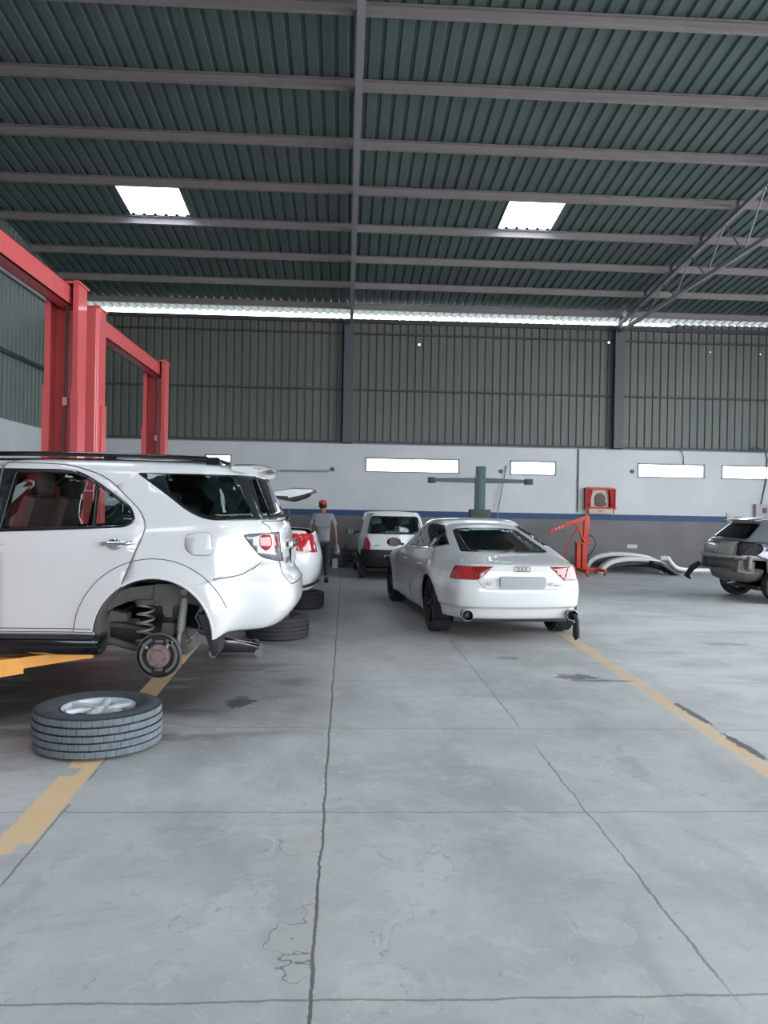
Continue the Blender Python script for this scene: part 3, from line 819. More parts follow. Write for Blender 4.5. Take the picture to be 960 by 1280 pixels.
    g = region(bm, F(15), 'tailgate', M['white_paint'], root, .006, inner=M['cabin']); edge_tube(F(15), 'tailgate_seam', M['soft_seam'], g, .0025, keep=lambda p: p.z < .90)
    for s in (1, -1):
        sf = lambda *i: [f for f in bm.faces if f[lay] in i and f.calc_center_median().y*s > 0]
        d = region(bm, sf(9), 'door', M['white_paint'], root, .006, inner=M['cabin']); edge_tube(sf(9), 'door_seam', M['soft_seam'], d, .0018)
        d2 = region(bm, sf(10), 'door', M['white_paint'], root, .006, inner=M['cabin']); edge_tube(sf(10), 'door_seam', M['soft_seam'], d2, .0018)
        w = region(bm, sf(16), 'window_frame', M['frit'], root, .006)
        region(bm, sf(2), 'side_glass', M['glass_teal'], w, .003); edge_tube(sf(16, 2), 'window_trim', M['chrome'], w, .004)
        t = region(bm, sf(7), 'tail_light', M['red_lens'], root, .012, push=.003)
        region(bm, sf(18), 'inner_lens', M['red_lens_dark'], t, .012, push=.003); edge_tube(sf(7), 'lens_seam', M['seam'], t, .003, push=.003)
        for hx, par in ((1.62, d), (2.75, d2)):
            P = surf_pts(bvh, [(hx-.11, .82), (hx+.11, .81)], 'y', s, push=.018)
            m = MB(); m.tube([P[0]+Vector((0, -.022*s, 0))]+P[1:-1]+[P[-1]+Vector((0, -.022*s, 0))], .012, 8); m.build('door_handle', M['white_paint'], par)
        make_wheel(root, (.97, .795*s, .365), .362, .26, .265, s, M['dark_alloy'], M['rubber'], spokes=5, double=True, sw=.05)
        make_wheel(root, (4.25, .80*s, .365), .362, .26, .265, s, M['dark_alloy'], M['rubber'], spokes=5, double=True, sw=.05)
        for x in (.97, 4.25):
            rows = [[(x+r*math.cos(PI*t/20), y*s, .355+r*math.sin(PI*t/20)) for y, r in ((.90, .390), (.52, .385), (.5, .2))] for t in range(-3, 24)]
            o = MB().grid(rows).build('wheel_housing', M['black_plastic'], root); md = o.modifiers.new('t', 'SOLIDIFY'); md.thickness = .004
        # exhaust tip in its cut-out
        e = MB(); e.lathe([(.052, -.02), (.058, -.012), (.058, .15), (.046, .15), (.046, -.012)], 28, 'x', c=(.055, s*.64, .325), closed=True)
        e.lathe([(.030, -.0), (.036, .14), (.0, .14)], 20, 'x', c=(.075, s*.64, .325))
        e.build('exhaust_tip', M['black_gloss'], root)
        m = MB(); m.lathe([(.060, .0), (.064, -.006), (.070, 0), (.064, .02)], 28, 'x', c=(.085, s*.64, .325), closed=True); m.build('exhaust_surround', M['white_paint'], root)
        mirror_part(root, 3.42, .88*s, 1.03, s, M['black_gloss'])
    g2 = region(bm, F(19), 'glass_border', M['frit'], root, .005)
    region(bm, F(6), 'rear_glass', M['glass_teal'], g2, .003)
    region(bm, F(5), 'windscreen', M['glass_teal'], root, .004)
    bm.free()
    line_on(bvh0, [(-.42, .845), (.42, .845)], 'x', -1, 'plate_recess_seam', root, M['soft_seam'], .0025)
    mb = MB(); mb.b2(.45, 4.6, -.72, .72, .19, .26, bev=.02); mb.b2(.25, .6, -.55, .55, .25, .32, bev=.03)
    mb.build('underbody', M['black_plastic'], root)
    # boot floor and shelf, cabin
    cabin_floor(root, .9, 4.0, .70, .33, M['cabin'])
    MB().b2(.62, 1.55, -.52, .52, .93, .96, bev=.01).build('parcel_shelf', M['teal_cabin'], root)
    for y in (.36, -.36): make_seat(root, 2.85, y, .42, M['teal_cabin'], h=.60)
    sb = make_seat(root, 1.95, 0, .42, M['cabin'], w=1.2, hr=False, h=.56)
    for y in (.38, -.38): MB().box((1.50, y, 1.10), (.10, .25, .15), rot=(0, -.3, 0), bev=.04).build('headrest', M['cabin'], sb)
    MB().b2(3.3, 3.9, -.70, .70, .70, .96, bev=.06).build('dashboard', M['cabin'], root)
    # number plate (blanked), lettering and ring badge
    MB().prism(round_poly([(-.275, .648), (.275, .648), (.275, .785), (-.275, .785)], .03, 3), -.012, .03, 'x', bev=.003).build('number_plate', M['plate'], root)
    bd = MB()
    for k in range(4):
        cy = (1.5-k)*.046
        P = [(.030, cy+.031*math.cos(a), .868+.031*math.sin(a)) for a in [2*PI*i/24 for i in range(24)]]
        bd.tube(P, .0042, 6, closed=True)
    bd.build('ring_badge', M['letter_chrome'], root)
    for s_, y, z, sz in (('A7', .405, .695, .062), ('3.0T', -.345, .695, .045), ('quattro', -.445, .683, .030)):
        me = text_mesh(s_, sz, .003); me.transform(Matrix.Translation((.018, y, z)) @ REAR_TXT); me.materials.append(M['letter_chrome'])
        link('badge_lettering', me, root)
    # hose slipped over the right exhaust pipe, hanging down to the floor
    hs = MB(); rm = Matrix.Translation((2.09, 9.08, 0)) @ Matrix.Rotation(math.radians(95.4), 4, 'Z')
    P = [(.10, -.64, .325), (.03, -.64, .33), (-.03, -.645, .315), (-.05, -.65, .27), (-.045, -.655, .20), (-.05, -.66, .13), (-.055, -.66, .09), (-.035, -.645, .065), (-.01, -.64, .09), (-.005, -.64, .16), (.0, -.645, .24)]
    hs.tube([rm @ Vector(p) for p in P], .024, 12)
    tag(hs.build('exhaust_hose', M['rubber']), 'black rubber hose hanging to the floor from the right exhaust pipe', 'hose')
    return root
make_fastback()

def simple_body(rings, arches, ra, za, ni=5, nj=7):
    bm = body_bm(rings, ni, nj)
    side = lambda c: abs(c.y) > .35
    for x in arches: cut(bm, arch_poly(x, za, ra), 'y', side, 11)
    drop(bm, 11); return bm

def make_hatch():
    root = empty('hatchback_car', (1.09, 16.85, 0), math.radians(92), 'small white hatchback with black rear bumper, parked by the blue stripe wall', 'car')
    S = [.65, 1.4, 2.2, 2.95]
    rings = [
        dict(xr=.20, xf=3.5, cr=.25, cf=.3, W=[.55, .66, .68, .68, .66, .55], X=S, Z=[.28, .24, .22, .22, .24, .24]),
        dict(xr=.06, xf=3.56, cr=.30, cf=.4, W=[.68, .77, .77, .77, .77, .68], X=S, Z=[.30, .27, .25, .25, .27, .26]),
        dict(xr=.0, xf=3.6, cr=.30, cf=.45, W=[.70, .79, .785, .785, .79, .70], X=S, Z=[.52, .5, .5, .5, .5, .5]),
        dict(xr=.03, xf=3.58, cr=.28, cf=.45, W=[.70, .79, .79, .79, .785, .68], X=S, Z=[.68, .70, .70, .70, .68, .66]),
        dict(xr=.09, xf=3.5, cr=.24, cf=.5, W=[.69, .775, .785, .785, .76, .62], X=S, Z=[.86, .88, .88, .87, .84, .78]),
        dict(xr=.14, xf=2.95, cr=.22, cf=.25, W=[.67, .74, .755, .755, .72, .56], X=[.6, 1.3, 2.0, 2.5], Z=[.99, .98, .96, .95, .94, .94]),
        dict(xr=.30, xf=2.15, cr=.20, cf=.2, W=[.56, .60, .62, .62, .60, .50], X=[.7, 1.1, 1.5, 1.8], Z=[1.40, 1.42, 1.425, 1.42, 1.41, 1.38]),
        dict(xr=.34, xf=2.08, cr=.20, cf=.2, W=[.50, .54, .56, .56, .54, .44], X=[.7, 1.1, 1.5, 1.8], Z=[1.455, 1.47, 1.475, 1.47, 1.46, 1.42]),
        dict(xr=.36, xf=2.05, cr=.20, cf=.2, W=[0]*6, X=[.7, 1.1, 1.5, 1.8], Z=[1.48, 1.495, 1.50, 1.495, 1.48, 1.44]),
    ]
    bm = simple_body(rings, (.65, 2.95), .33, .30); lay = bm.faces.layers.int['part']
    side = lambda c: abs(c.y) > .45; rear = lambda c: c.x < .5
    cut(bm, round_poly([(-.60, 1.01), (.60, 1.01), (.505, 1.385), (-.505, 1.385)], .06, 4), 'x', rear, 6)
    cut(bm, [(-2, .2), (2, .2), (2, .665), (-2, .665)], 'x', lambda c: c.x < .40, 13)
    for s in (1, -1): cut(bm, round_poly([(s*.54, .665), (s*.53, .80), (s*.60, .93), (s*.9, .93), (s*.9, .665)], .02, 3), 'x', lambda c: c.x < .26, 7)
    cut(bm, round_poly([(.62, 1.0), (.75, 1.36), (1.55, 1.38), (1.9, 1.36), (2.45, .97)], .05, 3), 'y', side, 2)
    cut(bm, [(1.32, .9), (1.28, 1.4), (1.35, 1.4), (1.39, .9)], 'y', side, 16, only=(2,))
    cut(bm, round_poly([(-.58, .97), (.58, .97), (.46, 1.36), (-.46, 1.36)], .05, 3), 'x', lambda c: c.x > 2.0, 5)
    F = lambda *i: [f for f in bm.faces if f[lay] in i]
    region(bm, F(0), 'body', M['white_paint'], root, .005, inner=M['grey_cabin'])
    region(bm, F(13), 'rear_bumper', M['black_plastic'], root, .008, push=.004)
    for s in (1, -1): 
        sf = lambda *i: [f for f in bm.faces if f[lay] in i and f.calc_center_median().y*s > 0]
        region(bm, sf(7), 'tail_light', M['red_lens'], root, .01, push=.004)
        region(bm, sf(2), 'side_glass', M['glass_smoke'], root, .003); region(bm, sf(16), 'door_pillar', M['frit'], root, .004)
        mirror_part(root, 2.35, .76*s, 1.0, s, M['black_plastic'])
        for x in (.65, 2.95): make_wheel(root, (x, .68*s, .285), .28, .17, .18, s, M['alloy'], M['rubber'], spokes=6)
    g = region(bm, F(6), 'rear_glass', M['glass_smoke'], root, .003); edge_tube(F(6), 'glass_seal', M['black_plastic'], g, .010)
    region(bm, F(5), 'windscreen', M['glass_smoke'], root, .003)
    bm.free()
    cabin_floor(root, .4, 3.0, .62, .38, M['grey_cabin'])
    for y in (.33, -.33): make_seat(root, 1.85, y, .48, M['grey_cabin'], h=.56)
    sb = make_seat(root, 1.10, 0, .48, M['grey_cabin'], w=1.1, hr=False, h=.46)
    for y in (.32, -.32): MB().sphere((.72, y, 1.08), .19, (.35, .9, .75), 18).build('headrest', M['cabin'], sb)
    MB().b2(2.4, 2.85, -.62, .62, .62, .92, bev=.05).build('dashboard', M['grey_cabin'], root)
    MB().box((2.05, 0, 1.33), (.03, .20, .06), bev=.012).build('rear_view_mirror', M['black_plastic'], root)
    MB().b2(.3, 3.3, -.6, .6, .18, .25, bev=.02).build('underbody', M['black_plastic'], root)
    MB().box((.005, 0, .50), (.014, .50, .12), bev=.004).build('number_plate', M['black_gloss'], root)
    MB().box((.045, .40, .76), (.012, .11, .022), bev=.004).build('boot_sticker', mat('sticker_green', (.12, .35, .12), .5), root)
make_hatch()

def make_sedan():
    root = empty('sedan_car', (-.31, 11.1, .25), PI, 'white saloon car with boot open, lifted behind the large utility vehicle', 'car')
    S = [1.0, 1.9, 2.8, 3.75]
    rings = [
        dict(xr=.34, xf=4.5, cr=.3, cf=.4, W=[.60, .74, .76, .76, .74, .6], X=S, Z=[.17, .18, .2, .2, .22, .2]),
        dict(xr=.12, xf=4.6, cr=.40, cf=.5, W=[.76, .88, .88, .88, .88, .78], X=S, Z=[.19, .21, .22, .22, .24, .22]),
        dict(xr=.0, xf=4.7, cr=.44, cf=.55, W=[.80, .895, .89, .89, .895, .8], X=S, Z=[.52, .5, .5, .5, .5, .5]),
        dict(xr=.02, xf=4.68, cr=.42, cf=.55, W=[.80, .89, .90, .90, .89, .78], X=S, Z=[.68, .70, .70, .70, .68, .62]),
        dict(xr=.09, xf=4.6, cr=.36, cf=.6, W=[.76, .87, .88, .88, .86, .70], X=S, Z=[.93, .93, .90, .89, .86, .78]),
        dict(xr=.14, xf=4.4, cr=.34, cf=.6, W=[.72, .85, .87, .87, .84, .66], X=S, Z=[.99, .98, .93, .92, .88, .82]),
        dict(xr=.95, xf=3.45, cr=.2, cf=.3, W=[.64, .76, .81, .81, .78, .6], X=[1.3, 1.8, 2.4, 2.95], Z=[1.02, 1.0, .97, .96, .96, .96]),
        dict(xr=1.55, xf=2.75, cr=.15, cf=.2, W=[.54, .60, .62, .62, .6, .5], X=[1.75, 1.95, 2.2, 2.5], Z=[1.38, 1.39, 1.40, 1.40, 1.38, 1.34]),
        dict(xr=1.62, xf=2.7, cr=.15, cf=.2, W=[0]*6, X=[1.8, 1.95, 2.2, 2.45], Z=[1.42, 1.44, 1.45, 1.45, 1.43, 1.38]),
    ]
    bm = simple_body(rings, (1.0, 3.75), .35, .31); lay = bm.faces.layers.int['part']
    side = lambda c: abs(c.y) > .4
    for s in (1, -1):
        cut(bm, round_poly([(.50, .955), (.02, .955), (-.1, .95), (-.1, .70), (.10, .705), (.46, .745)], .02, 3), 'y', lambda c: abs(c.y) > .48, 7)
    cut(bm, round_poly([(1.15, 1.0), (1.6, 1.36), (2.4, 1.38), (2.75, 1.33), (3.25, .985)], .05, 3), 'y', side, 2)
    cut(bm, round_poly([(-.60, 1.05), (.60, 1.05), (.48, 1.36), (-.48, 1.36)], .05, 3), 'x', lambda c: c.x < 1.8, 6)
    cut(bm, round_poly([(-.60, 1.02), (.60, 1.02), (.48, 1.32), (-.48, 1.32)], .05, 3), 'x', lambda c: c.x > 2.4, 5)
    cut(bm, [(.12, -.62), (.92, -.62), (.92, .62), (.12, .62)], 'z', lambda c: c.z > .955 and c.x < .93, 11, only=(0,)); drop(bm, 11)
    cut(bm, [(-.2, .37), (.35, .24), (.50, .20), (.40, .20), (-.2, .30)], 'y', lambda c: c.x < .45, 16, only=(0,))
    F = lambda *i: [f for f in bm.faces if f[lay] in i]
    region(bm, F(0), 'body', M['white_paint'], root, .005, inner=M['cabin'])
    region(bm, F(16), 'bumper_slot', M['black_plastic'], root, .005)
    for s in (1, -1):
        sf = lambda *i: [f for f in bm.faces if f[lay] in i and f.calc_center_median().y*s > 0]
        t = region(bm, sf(7), 'tail_light', M['red_lens'], root, .012, push=.004)
        edge_tube(sf(7), 'lens_trim', M['clear_lens'], t, .006, keep=lambda p: p.z < .76)
        region(bm, sf(2), 'side_glass', M['glass_smoke'], root, .003)
        mirror_part(root, 2.85, .86*s, .98, s, M['white_paint'])
        for x in (3.75,): make_wheel(root, (x, .78*s, .27), .31, .2, .2, s, M['alloy'], M['rubber'], spokes=6)
        make_wheel(root, (1.0, .78*s, .26), .31, .2, .2, s, M['alloy'], M['rubber'], spokes=6)
    region(bm, F(6), 'rear_glass', M['glass_smoke'], root, .003); region(bm, F(5), 'windscreen', M['glass_smoke'], root, .003)
    bm.free()
    MB().b2(.35, 4.4, -.7, .7, .16, .24, bev=.02).build('underbody', M['black_plastic'], root)
    MB().b2(.2, 1.1, -.6, .6, .55, .60, bev=.01).build('boot_floor', M['cabin'], root)
    cabin_floor(root, 1.2, 3.6, .68, .35, M['cabin'])
    for y in (.36, -.36): make_seat(root, 2.5, y, .42, M['cabin'], h=.6)
    # boot lid standing open on its hinges
    lid = MB(); rows = []
    prof = [(.98, 1.22), (.90, 1.40), (.72, 1.52), (.40, 1.575), (.16, 1.57), (.12, 1.555), (.26, 1.50), (.45, 1.455), (.46, 1.475), (.74, 1.485), (.86, 1.38), (.93, 1.21)]
    for i in range(9):
        y = -.62+1.24*i/8; rows.append([(x, y*(1.0 if x > .3 else .97), z-.03*(abs(y)/.62)**3) for x, z in prof])
    lid.grid(rows, closed_v=True)
    for row in (rows[0], rows[-1]): lid.bm.faces.new([lid.bm.verts.new(p) for p in row])
    l = lid.build('boot_lid', M['white_paint'], root)
    MB().prism([(.20, 1.53), (.47, 1.47), (.72, 1.49), (.86, 1.375), (.80, 1.35), (.70, 1.42), (.44, 1.38), (.25, 1.44), (.19, 1.49)], -.60, .60).build('lid_lining', M['black_plastic'], l)
    MB().tube([(.95, .55, .98), (.99, .55, 1.12), (.95, .55, 1.24)], .012, 8).build('lid_hinge', M['black_plastic'], l)
    MB().tube([(.95, -.55, .98), (.99, -.55, 1.12), (.95, -.55, 1.24)], .012, 8).build('lid_hinge', M['black_plastic'], l)
make_sedan()

def make_wreck():
    root = empty('damaged_car', (6.80, 14.17, 0), 0, 'silver grey hatchback with rear bumper and lamps stripped off, at right', 'car')
    S = [.85, 1.7, 2.6, 3.45]
    rings = [
        dict(xr=.30, xf=4.1, cr=.25, cf=.4, W=[.60, .72, .74, .74, .72, .6], X=S, Z=[.36, .30, .26, .26, .26, .25]),
        dict(xr=.16, xf=4.2, cr=.34, cf=.5, W=[.74, .86, .86, .86, .86, .76], X=S, Z=[.42, .32, .29, .29, .29, .26]),
        dict(xr=.07, xf=4.28, cr=.34, cf=.5, W=[.77, .885, .875, .875, .885, .8], X=S, Z=[.60, .58, .55, .55, .55, .5]),
        dict(xr=.04, xf=4.26, cr=.34, cf=.5, W=[.78, .885, .885, .885, .885, .78], X=S, Z=[.80, .80, .78, .78, .75, .7]),
        dict(xr=.08, xf=4.15, cr=.30, cf=.55, W=[.77, .87, .88, .88, .86, .70], X=S, Z=[1.02, 1.02, .98, .96, .92, .85]),
        dict(xr=.18, xf=3.35, cr=.26, cf=.3, W=[.73, .82, .84, .84, .80, .6], X=[.8, 1.5, 2.2, 2.8], Z=[1.12, 1.10, 1.06, 1.04, 1.03, 1.03]),
        dict(xr=.52, xf=2.55, cr=.2, cf=.2, W=[.58, .63, .65, .65, .62, .5], X=[.95, 1.35, 1.8, 2.2], Z=[1.42, 1.45, 1.46, 1.46, 1.44, 1.38]),
        dict(xr=.50, xf=2.48, cr=.2, cf=.2, W=[.52, .57, .59, .59, .56, .45], X=[.95, 1.35, 1.8, 2.15], Z=[1.46, 1.50, 1.51, 1.51, 1.49, 1.42]),
        dict(xr=.48, xf=2.45, cr=.2, cf=.2, W=[0]*6, X=[.95, 1.35, 1.8, 2.1], Z=[1.475, 1.515, 1.53, 1.53, 1.51, 1.44]),
    ]
    bm = simple_body(rings, (.85, 3.45), .36, .32); lay = bm.faces.layers.int['part']
    side = lambda c: abs(c.y) > .4; rear = lambda c: c.x < .7
    cut(bm, round_poly([(-.66, 1.13), (.66, 1.13), (.54, 1.41), (-.54, 1.41)], .05, 3), 'x', rear, 6)
    cut(bm, round_poly([(.62, 1.12), (.85, 1.40), (1.8, 1.43), (2.3, 1.40), (2.95, 1.05)], .05, 3), 'y', side, 2)
    cut(bm, [(-2, .2), (2, .2), (2, .76), (-2, .76)], 'x', lambda c: c.x < .56, 11); drop(bm, 11)
    for s in (1, -1): cut(bm, round_poly([(-.2, .82, 0), (.40, .84, .05), (.52, .95, .06), (.46, 1.08, .08), (-.2, 1.10, 0)], .05, 4), 'y', lambda c: abs(c.y) > .60, 7)
    cut(bm, [(-.60, 1.10), (.60, 1.10), (.60, .80), (-.60, .80)], 'x', rear, 15, only=(0,))
    cut(bm, round_poly([(-.56, 1.09), (-.05, 1.05), (-.10, .95), (.10, .88), (-.2, .83), (-.56, .84)], .04, 3), 'x', rear, 18, only=(15,))
    cut(bm, round_poly([(-.60, 1.10), (.60, 1.10), (.46, 1.38), (-.46, 1.38)], .05, 3), 'x', lambda c: c.x > 2.3, 5)
    F = lambda *i: [f for f in bm.faces if f[lay] in i]
    b = region(bm, F(0), 'body', M['silver_paint'], root, .005, inner=M['cabin'])
    g = region(bm, F(15), 'tailgate', M['silver_paint'], root, .005, inner=M['cabin']); region(bm, F(18), 'primer_patch', M['primer'], g, .005, push=.004)
    edge_tube(F(15, 18), 'tailgate_seam', M['seam'], g, .007)
    region(bm, F(6), 'rear_glass', M['glass_dark'], root, .003); region(bm, F(5), 'windscreen', M['glass_dark'], root, .003)
    for s in (1, -1):
        sf = lambda *i: [f for f in bm.faces if f[lay] in i and f.calc_center_median().y*s > 0]
        region(bm, sf(7), 'lamp_recess', M['inner'], root, .004, push=-.03)
        region(bm, sf(2), 'side_glass', M['glass_dark'], root, .003)
        for x in (.85, 3.45): make_wheel(root, (x, .77*s, .315), .312, .20, .20, s, M['dark_alloy'], M['rubber'], spokes=8)
    bm.free()
    # stripped tail: shelf, cross panel, dented spare wheel well, brackets
    rows = []
    for i in range(21):
        y = -.80+1.6*i/20; k = (abs(y)/.8)**3
        rows.append([(x+.20*k, y, z) for x, z in ((.02, .835), (.03, .80), (.10, .79), (.06, .72), (.08, .62), (.11, .56))])
    o = MB().grid(rows).build('rear_panel', M['bare_panel'], root); md = o.modifiers.new('t', 'SOLIDIFY'); md.thickness = .006
    rows = []
    for i in range(21):
        y = -.83+1.66*i/20; k = (abs(y)/.8)**3
        rows.append([(x+.22*k, y, z) for x, z in ((-.06, .80), (-.07, .825), (-.03, .845), (.06, .845))])
    o = MB().grid(rows).build('bumper_ledge', M['primer'], root); md = o.modifiers.new('t', 'SOLIDIFY'); md.thickness = .006
    random.seed(3); rows = []
    for i in range(17):
        a = PI*i/16; row = []
        for (r, z) in ((.66, .60), (.64, .50), (.58, .42), (.45, .36), (.2, .34), (0, .335)):
            d = random.uniform(-.018, .018) if 0 < i < 16 else 0
            row.append((.60-(r+d)*math.sin(a)*.92, -(r+d)*math.cos(a), z+random.uniform(-.012, .012)))
        rows.append(row)
    o = MB().grid(rows).build('spare_wheel_well', M['bare_panel'], root); md = o.modifiers.new('t', 'SOLIDIFY'); md.thickness = .006
    for y in (-.66, .66): MB().box((.26, y, .64), (.30, .10, .22), rot=(0, .1, 0), bev=.015).build('side_member', M['bare_panel'], root)
    MB().box((.27, -.80, .72), (.09, .05, .22), rot=(0, .15, .5), bev=.01).build('corner_bracket', M['bare_panel'], root)
    MB().tube([(.06, -.58, .78), (.14, -.74, .85), (.22, -.82, .98), (.34, -.90, 1.07), (.50, -.93, 1.08), (.58, -.93, 1.0), (.52, -.92, .93)], .018, 8).build('loose_cable', M['black_plastic'], root)
    MB().tube([(.34, -.90, .86), (.52, -.92, .78), (.70, -.92, .70), (.9, -.91, .74)], .012, 6).build('torn_trim', M['black_plastic'], root)
    MB().tube([(.02, .60, .62), (-.08, .70, .52), (-.14, .80, .36), (-.05, .82, .30)], [.05, .06, .05, .02], 10).build('torn_liner', M['black_plastic'], root)
    MB().tube([(.20, -.2, .40), (.12, -.32, .33), (.2, -.42, .36), (.1, -.5, .42)], .012, 6).build('tow_loop', M['chrome'], root)
    rows = [[(.50+.30*t, y, 1.515+.012*math.sin(PI*(y+.6)/1.2) - .05*(1-t)) for t in (-.15, 0, .5, 1)] for y in (-.56, -.3, 0, .3, .56)]
    o = MB().grid(rows).build('rear_spoiler', M['silver_paint'], root); md = o.modifiers.new('t', 'SOLIDIFY'); md.thickness = .02
    MB().b2(.5, 3.9, -.68, .68, .22, .30, bev=.02).build('underbody', M['black_plastic'], root)
    cabin_floor(root, .6, 3.3, .68, .42, M['cabin'])
    for y in (.36, -.36): make_seat(root, 2.3, y, .48, M['cabin'], h=.6)
    make_seat(root, 1.4, 0, .48, M['cabin'], w=1.15, hr=False, h=.52)
make_wreck()
# ------------------------------------------------------------------ setting
def MATH(nt, op, a, b=None, c=None, clamp=False):
    n = nt.nodes.new('ShaderNodeMath'); n.operation = op; n.use_clamp = clamp
    for i, v in enumerate((a, b, c)):
        if v is None: continue
        if isinstance(v, (int, float)): n.inputs[i].default_value = v
        else: nt.links.new(v, n.inputs[i])
    return n.outputs[0]
def MIXC(nt, fac, a, b, mode='MIX'):
    n = nt.nodes.new('ShaderNodeMix'); n.data_type = 'RGBA'; n.blend_type = mode
    for i, v in ((0, fac), (6, a), (7, b)):
        if isinstance(v, (int, float)): n.inputs[i].default_value = v
        elif isinstance(v, tuple): n.inputs[i].default_value = (*v, 1) if len(v) == 3 else v
        else: nt.links.new(v, n.inputs[i])
    return n.outputs[2]
def NOISE(nt, vec, scale, detail=4, rough=.55, dist=0, sc3=None):
    if sc3:
        mp = nt.nodes.new('ShaderNodeMapping'); mp.inputs['Scale'].default_value = sc3; nt.links.new(vec, mp.inputs[0]); vec = mp.outputs[0]
    n = nt.nodes.new('ShaderNodeTexNoise'); n.inputs['Scale'].default_value = scale; n.inputs['Detail'].default_value = detail
    n.inputs['Roughness'].default_value = rough; n.inputs['Distortion'].default_value = dist
    nt.links.new(vec, n.inputs['Vector']); return n.outputs[0]
def STEP(nt, v, lo, hi):
    n = nt.nodes.new('ShaderNodeMapRange'); n.interpolation_type = 'SMOOTHSTEP'
    n.inputs['From Min'].default_value = lo; n.inputs['From Max'].default_value = hi
    nt.links.new(v, n.inputs['Value']); return n.outputs[0]

def floor_material():
    m, nt, out = nodes('concrete_floor')
    p = nt.nodes.new('ShaderNodeBsdfPrincipled'); nt.links.new(p.outputs[0], out.inputs[0])
    g = nt.nodes.new('ShaderNodeNewGeometry'); P = g.outputs['Position']
    sx = nt.nodes.new('ShaderNodeSeparateXYZ'); nt.links.new(P, sx.inputs[0]); X, Y = sx.outputs[0], sx.outputs[1]
    A = lambda a, b: MATH(nt, 'ADD', a, b); S_ = lambda a, b: MATH(nt, 'SUBTRACT', a, b); Mu = lambda a, b: MATH(nt, 'MULTIPLY', a, b)
    AB = lambda a: MATH(nt, 'ABSOLUTE', a)
    n1 = NOISE(nt, P, .9, 7, .62); n2 = NOISE(nt, P, 3.2, 8, .65, .8); n3 = NOISE(nt, P, 14, 8, .7); n4 = NOISE(nt, P, 2.0, 6, .6, .4, (1, .35, 1))
    fine = NOISE(nt, P, 80, 4, .7)
    col = MIXC(nt, STEP(nt, n1, .32, .68), (.385, .39, .388), (.515, .525, .525))
    col = MIXC(nt, Mu(STEP(nt, n4, .47, .66), .50), col, (.30, .305, .305))
    col = MIXC(nt, Mu(STEP(nt, n2, .54, .62), .38), col, (.56, .565, .555))
    col = MIXC(nt, Mu(STEP(nt, n3, .52, .72), .36), col, (.27, .275, .27))
    col = MIXC(nt, Mu(STEP(nt, fine, .45, .75), .18), col, (.22, .23, .235))
    sc = NOISE(nt, P, 7, 9, .75, 1.5); sc2 = NOISE(nt, P, 5.5, 9, .75, 2.0, (1, .6, 1))
    col = MIXC(nt, Mu(STEP(nt, sc, .58, .66), .40), col, (.60, .60, .585))
    col = MIXC(nt, Mu(STEP(nt, sc2, .60, .68), .45), col, (.24, .24, .235))
    # spalled pale patches with a thin dark rim
    sp = NOISE(nt, P, 1.7, 9, .60, 1.2)
    zone = STEP(nt, NOISE(nt, P, .45, 2), .42, .54)
    col = MIXC(nt, Mu(Mu(STEP(nt, sp, .585, .60), zone), .42), col, (.53, .53, .515))
    rim = MATH(nt, 'MULTIPLY', STEP(nt, sp, .575, .586), MATH(nt, 'SUBTRACT', 1.0, STEP(nt, sp, .586, .597)))
    col = MIXC(nt, Mu(Mu(Mu(rim, zone), STEP(nt, n3, .48, .58)), .5), col, (.16, .155, .145))
    # brighter side light painted in as pale streaks on the open side of the hall
    side_light = STEP(nt, A(X, Mu(S_(NOISE(nt, P, .9, 5), .5), 2.0)), 2.0, 3.6)
    dn = STEP(nt, NOISE(nt, P, .9, 8, .66, .6, (.7, 1.3, 1)), .40, .60)
    col = MIXC(nt, Mu(side_light, MATH(nt, 'ADD', Mu(dn, .45), .30)), col, (.68, .69, .70))
    dk2 = STEP(nt, NOISE(nt, P, 1.2, 8, .68, 1.0, (.6, 1.5, 1)), .56, .66)
    col = MIXC(nt, Mu(dk2, .35), col, (.27, .275, .28))
    # workshop grime: brown film around the lifts and the rear of the bay
    gn = NOISE(nt, P, .8, 5)
    def box_mask(x0, x1, y0, y1, s):
        a = Mu(STEP(nt, A(X, Mu(S_(gn, .5), 1.2)), x0-s, x0+s), S_(1.0, STEP(nt, A(X, Mu(S_(gn, .5), 1.2)), x1-s, x1+s)))
        b = Mu(STEP(nt, A(Y, Mu(S_(gn, .5), 1.8)), y0-s, y0+s), S_(1.0, STEP(nt, A(Y, Mu(S_(gn, .5), 1.8)), y1-s, y1+s)))
        return Mu(a, b)
    gr = box_mask(-7.5, -.3, 5.2, 21.5, .8)
    col = MIXC(nt, Mu(gr, .62), col, (.135, .130, .120))
    gr2 = box_mask(-.8, 2.9, 8.2, 21.5, 1.2)
    col = MIXC(nt, Mu(gr2, .42), col, (.24, .225, .195))
    drk = Mu(STEP(nt, NOISE(nt, P, 1.1, 5, .6, .5, (.6, 1.6, 1)), .50, .62), box_mask(-7.5, -.5, 5.0, 9.5, .4))  # grime blotches deepened to paint in the shade around the lift
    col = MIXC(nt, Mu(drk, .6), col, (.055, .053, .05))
    under_shade = Mu(STEP(nt, NOISE(nt, P, 1.4, 5, .6, .3, (.6, 1.5, 1)), .30, .46), box_mask(-7.5, -1.05, 5.7, 8.6, .3))  # shade beneath the lifted vehicle painted into the oily floor colour
    col = MIXC(nt, Mu(under_shade, .8), col, (.035, .034, .033))
    # saw cuts and cracks
    pn0 = NOISE(nt, P, 1.9, 4, .7)
    w = NOISE(nt, P, 2.3, 6, .7); w2 = NOISE(nt, P, 9, 5, .75)
    wob = A(Mu(S_(w, .5), .055), Mu(S_(w2, .5), .030))
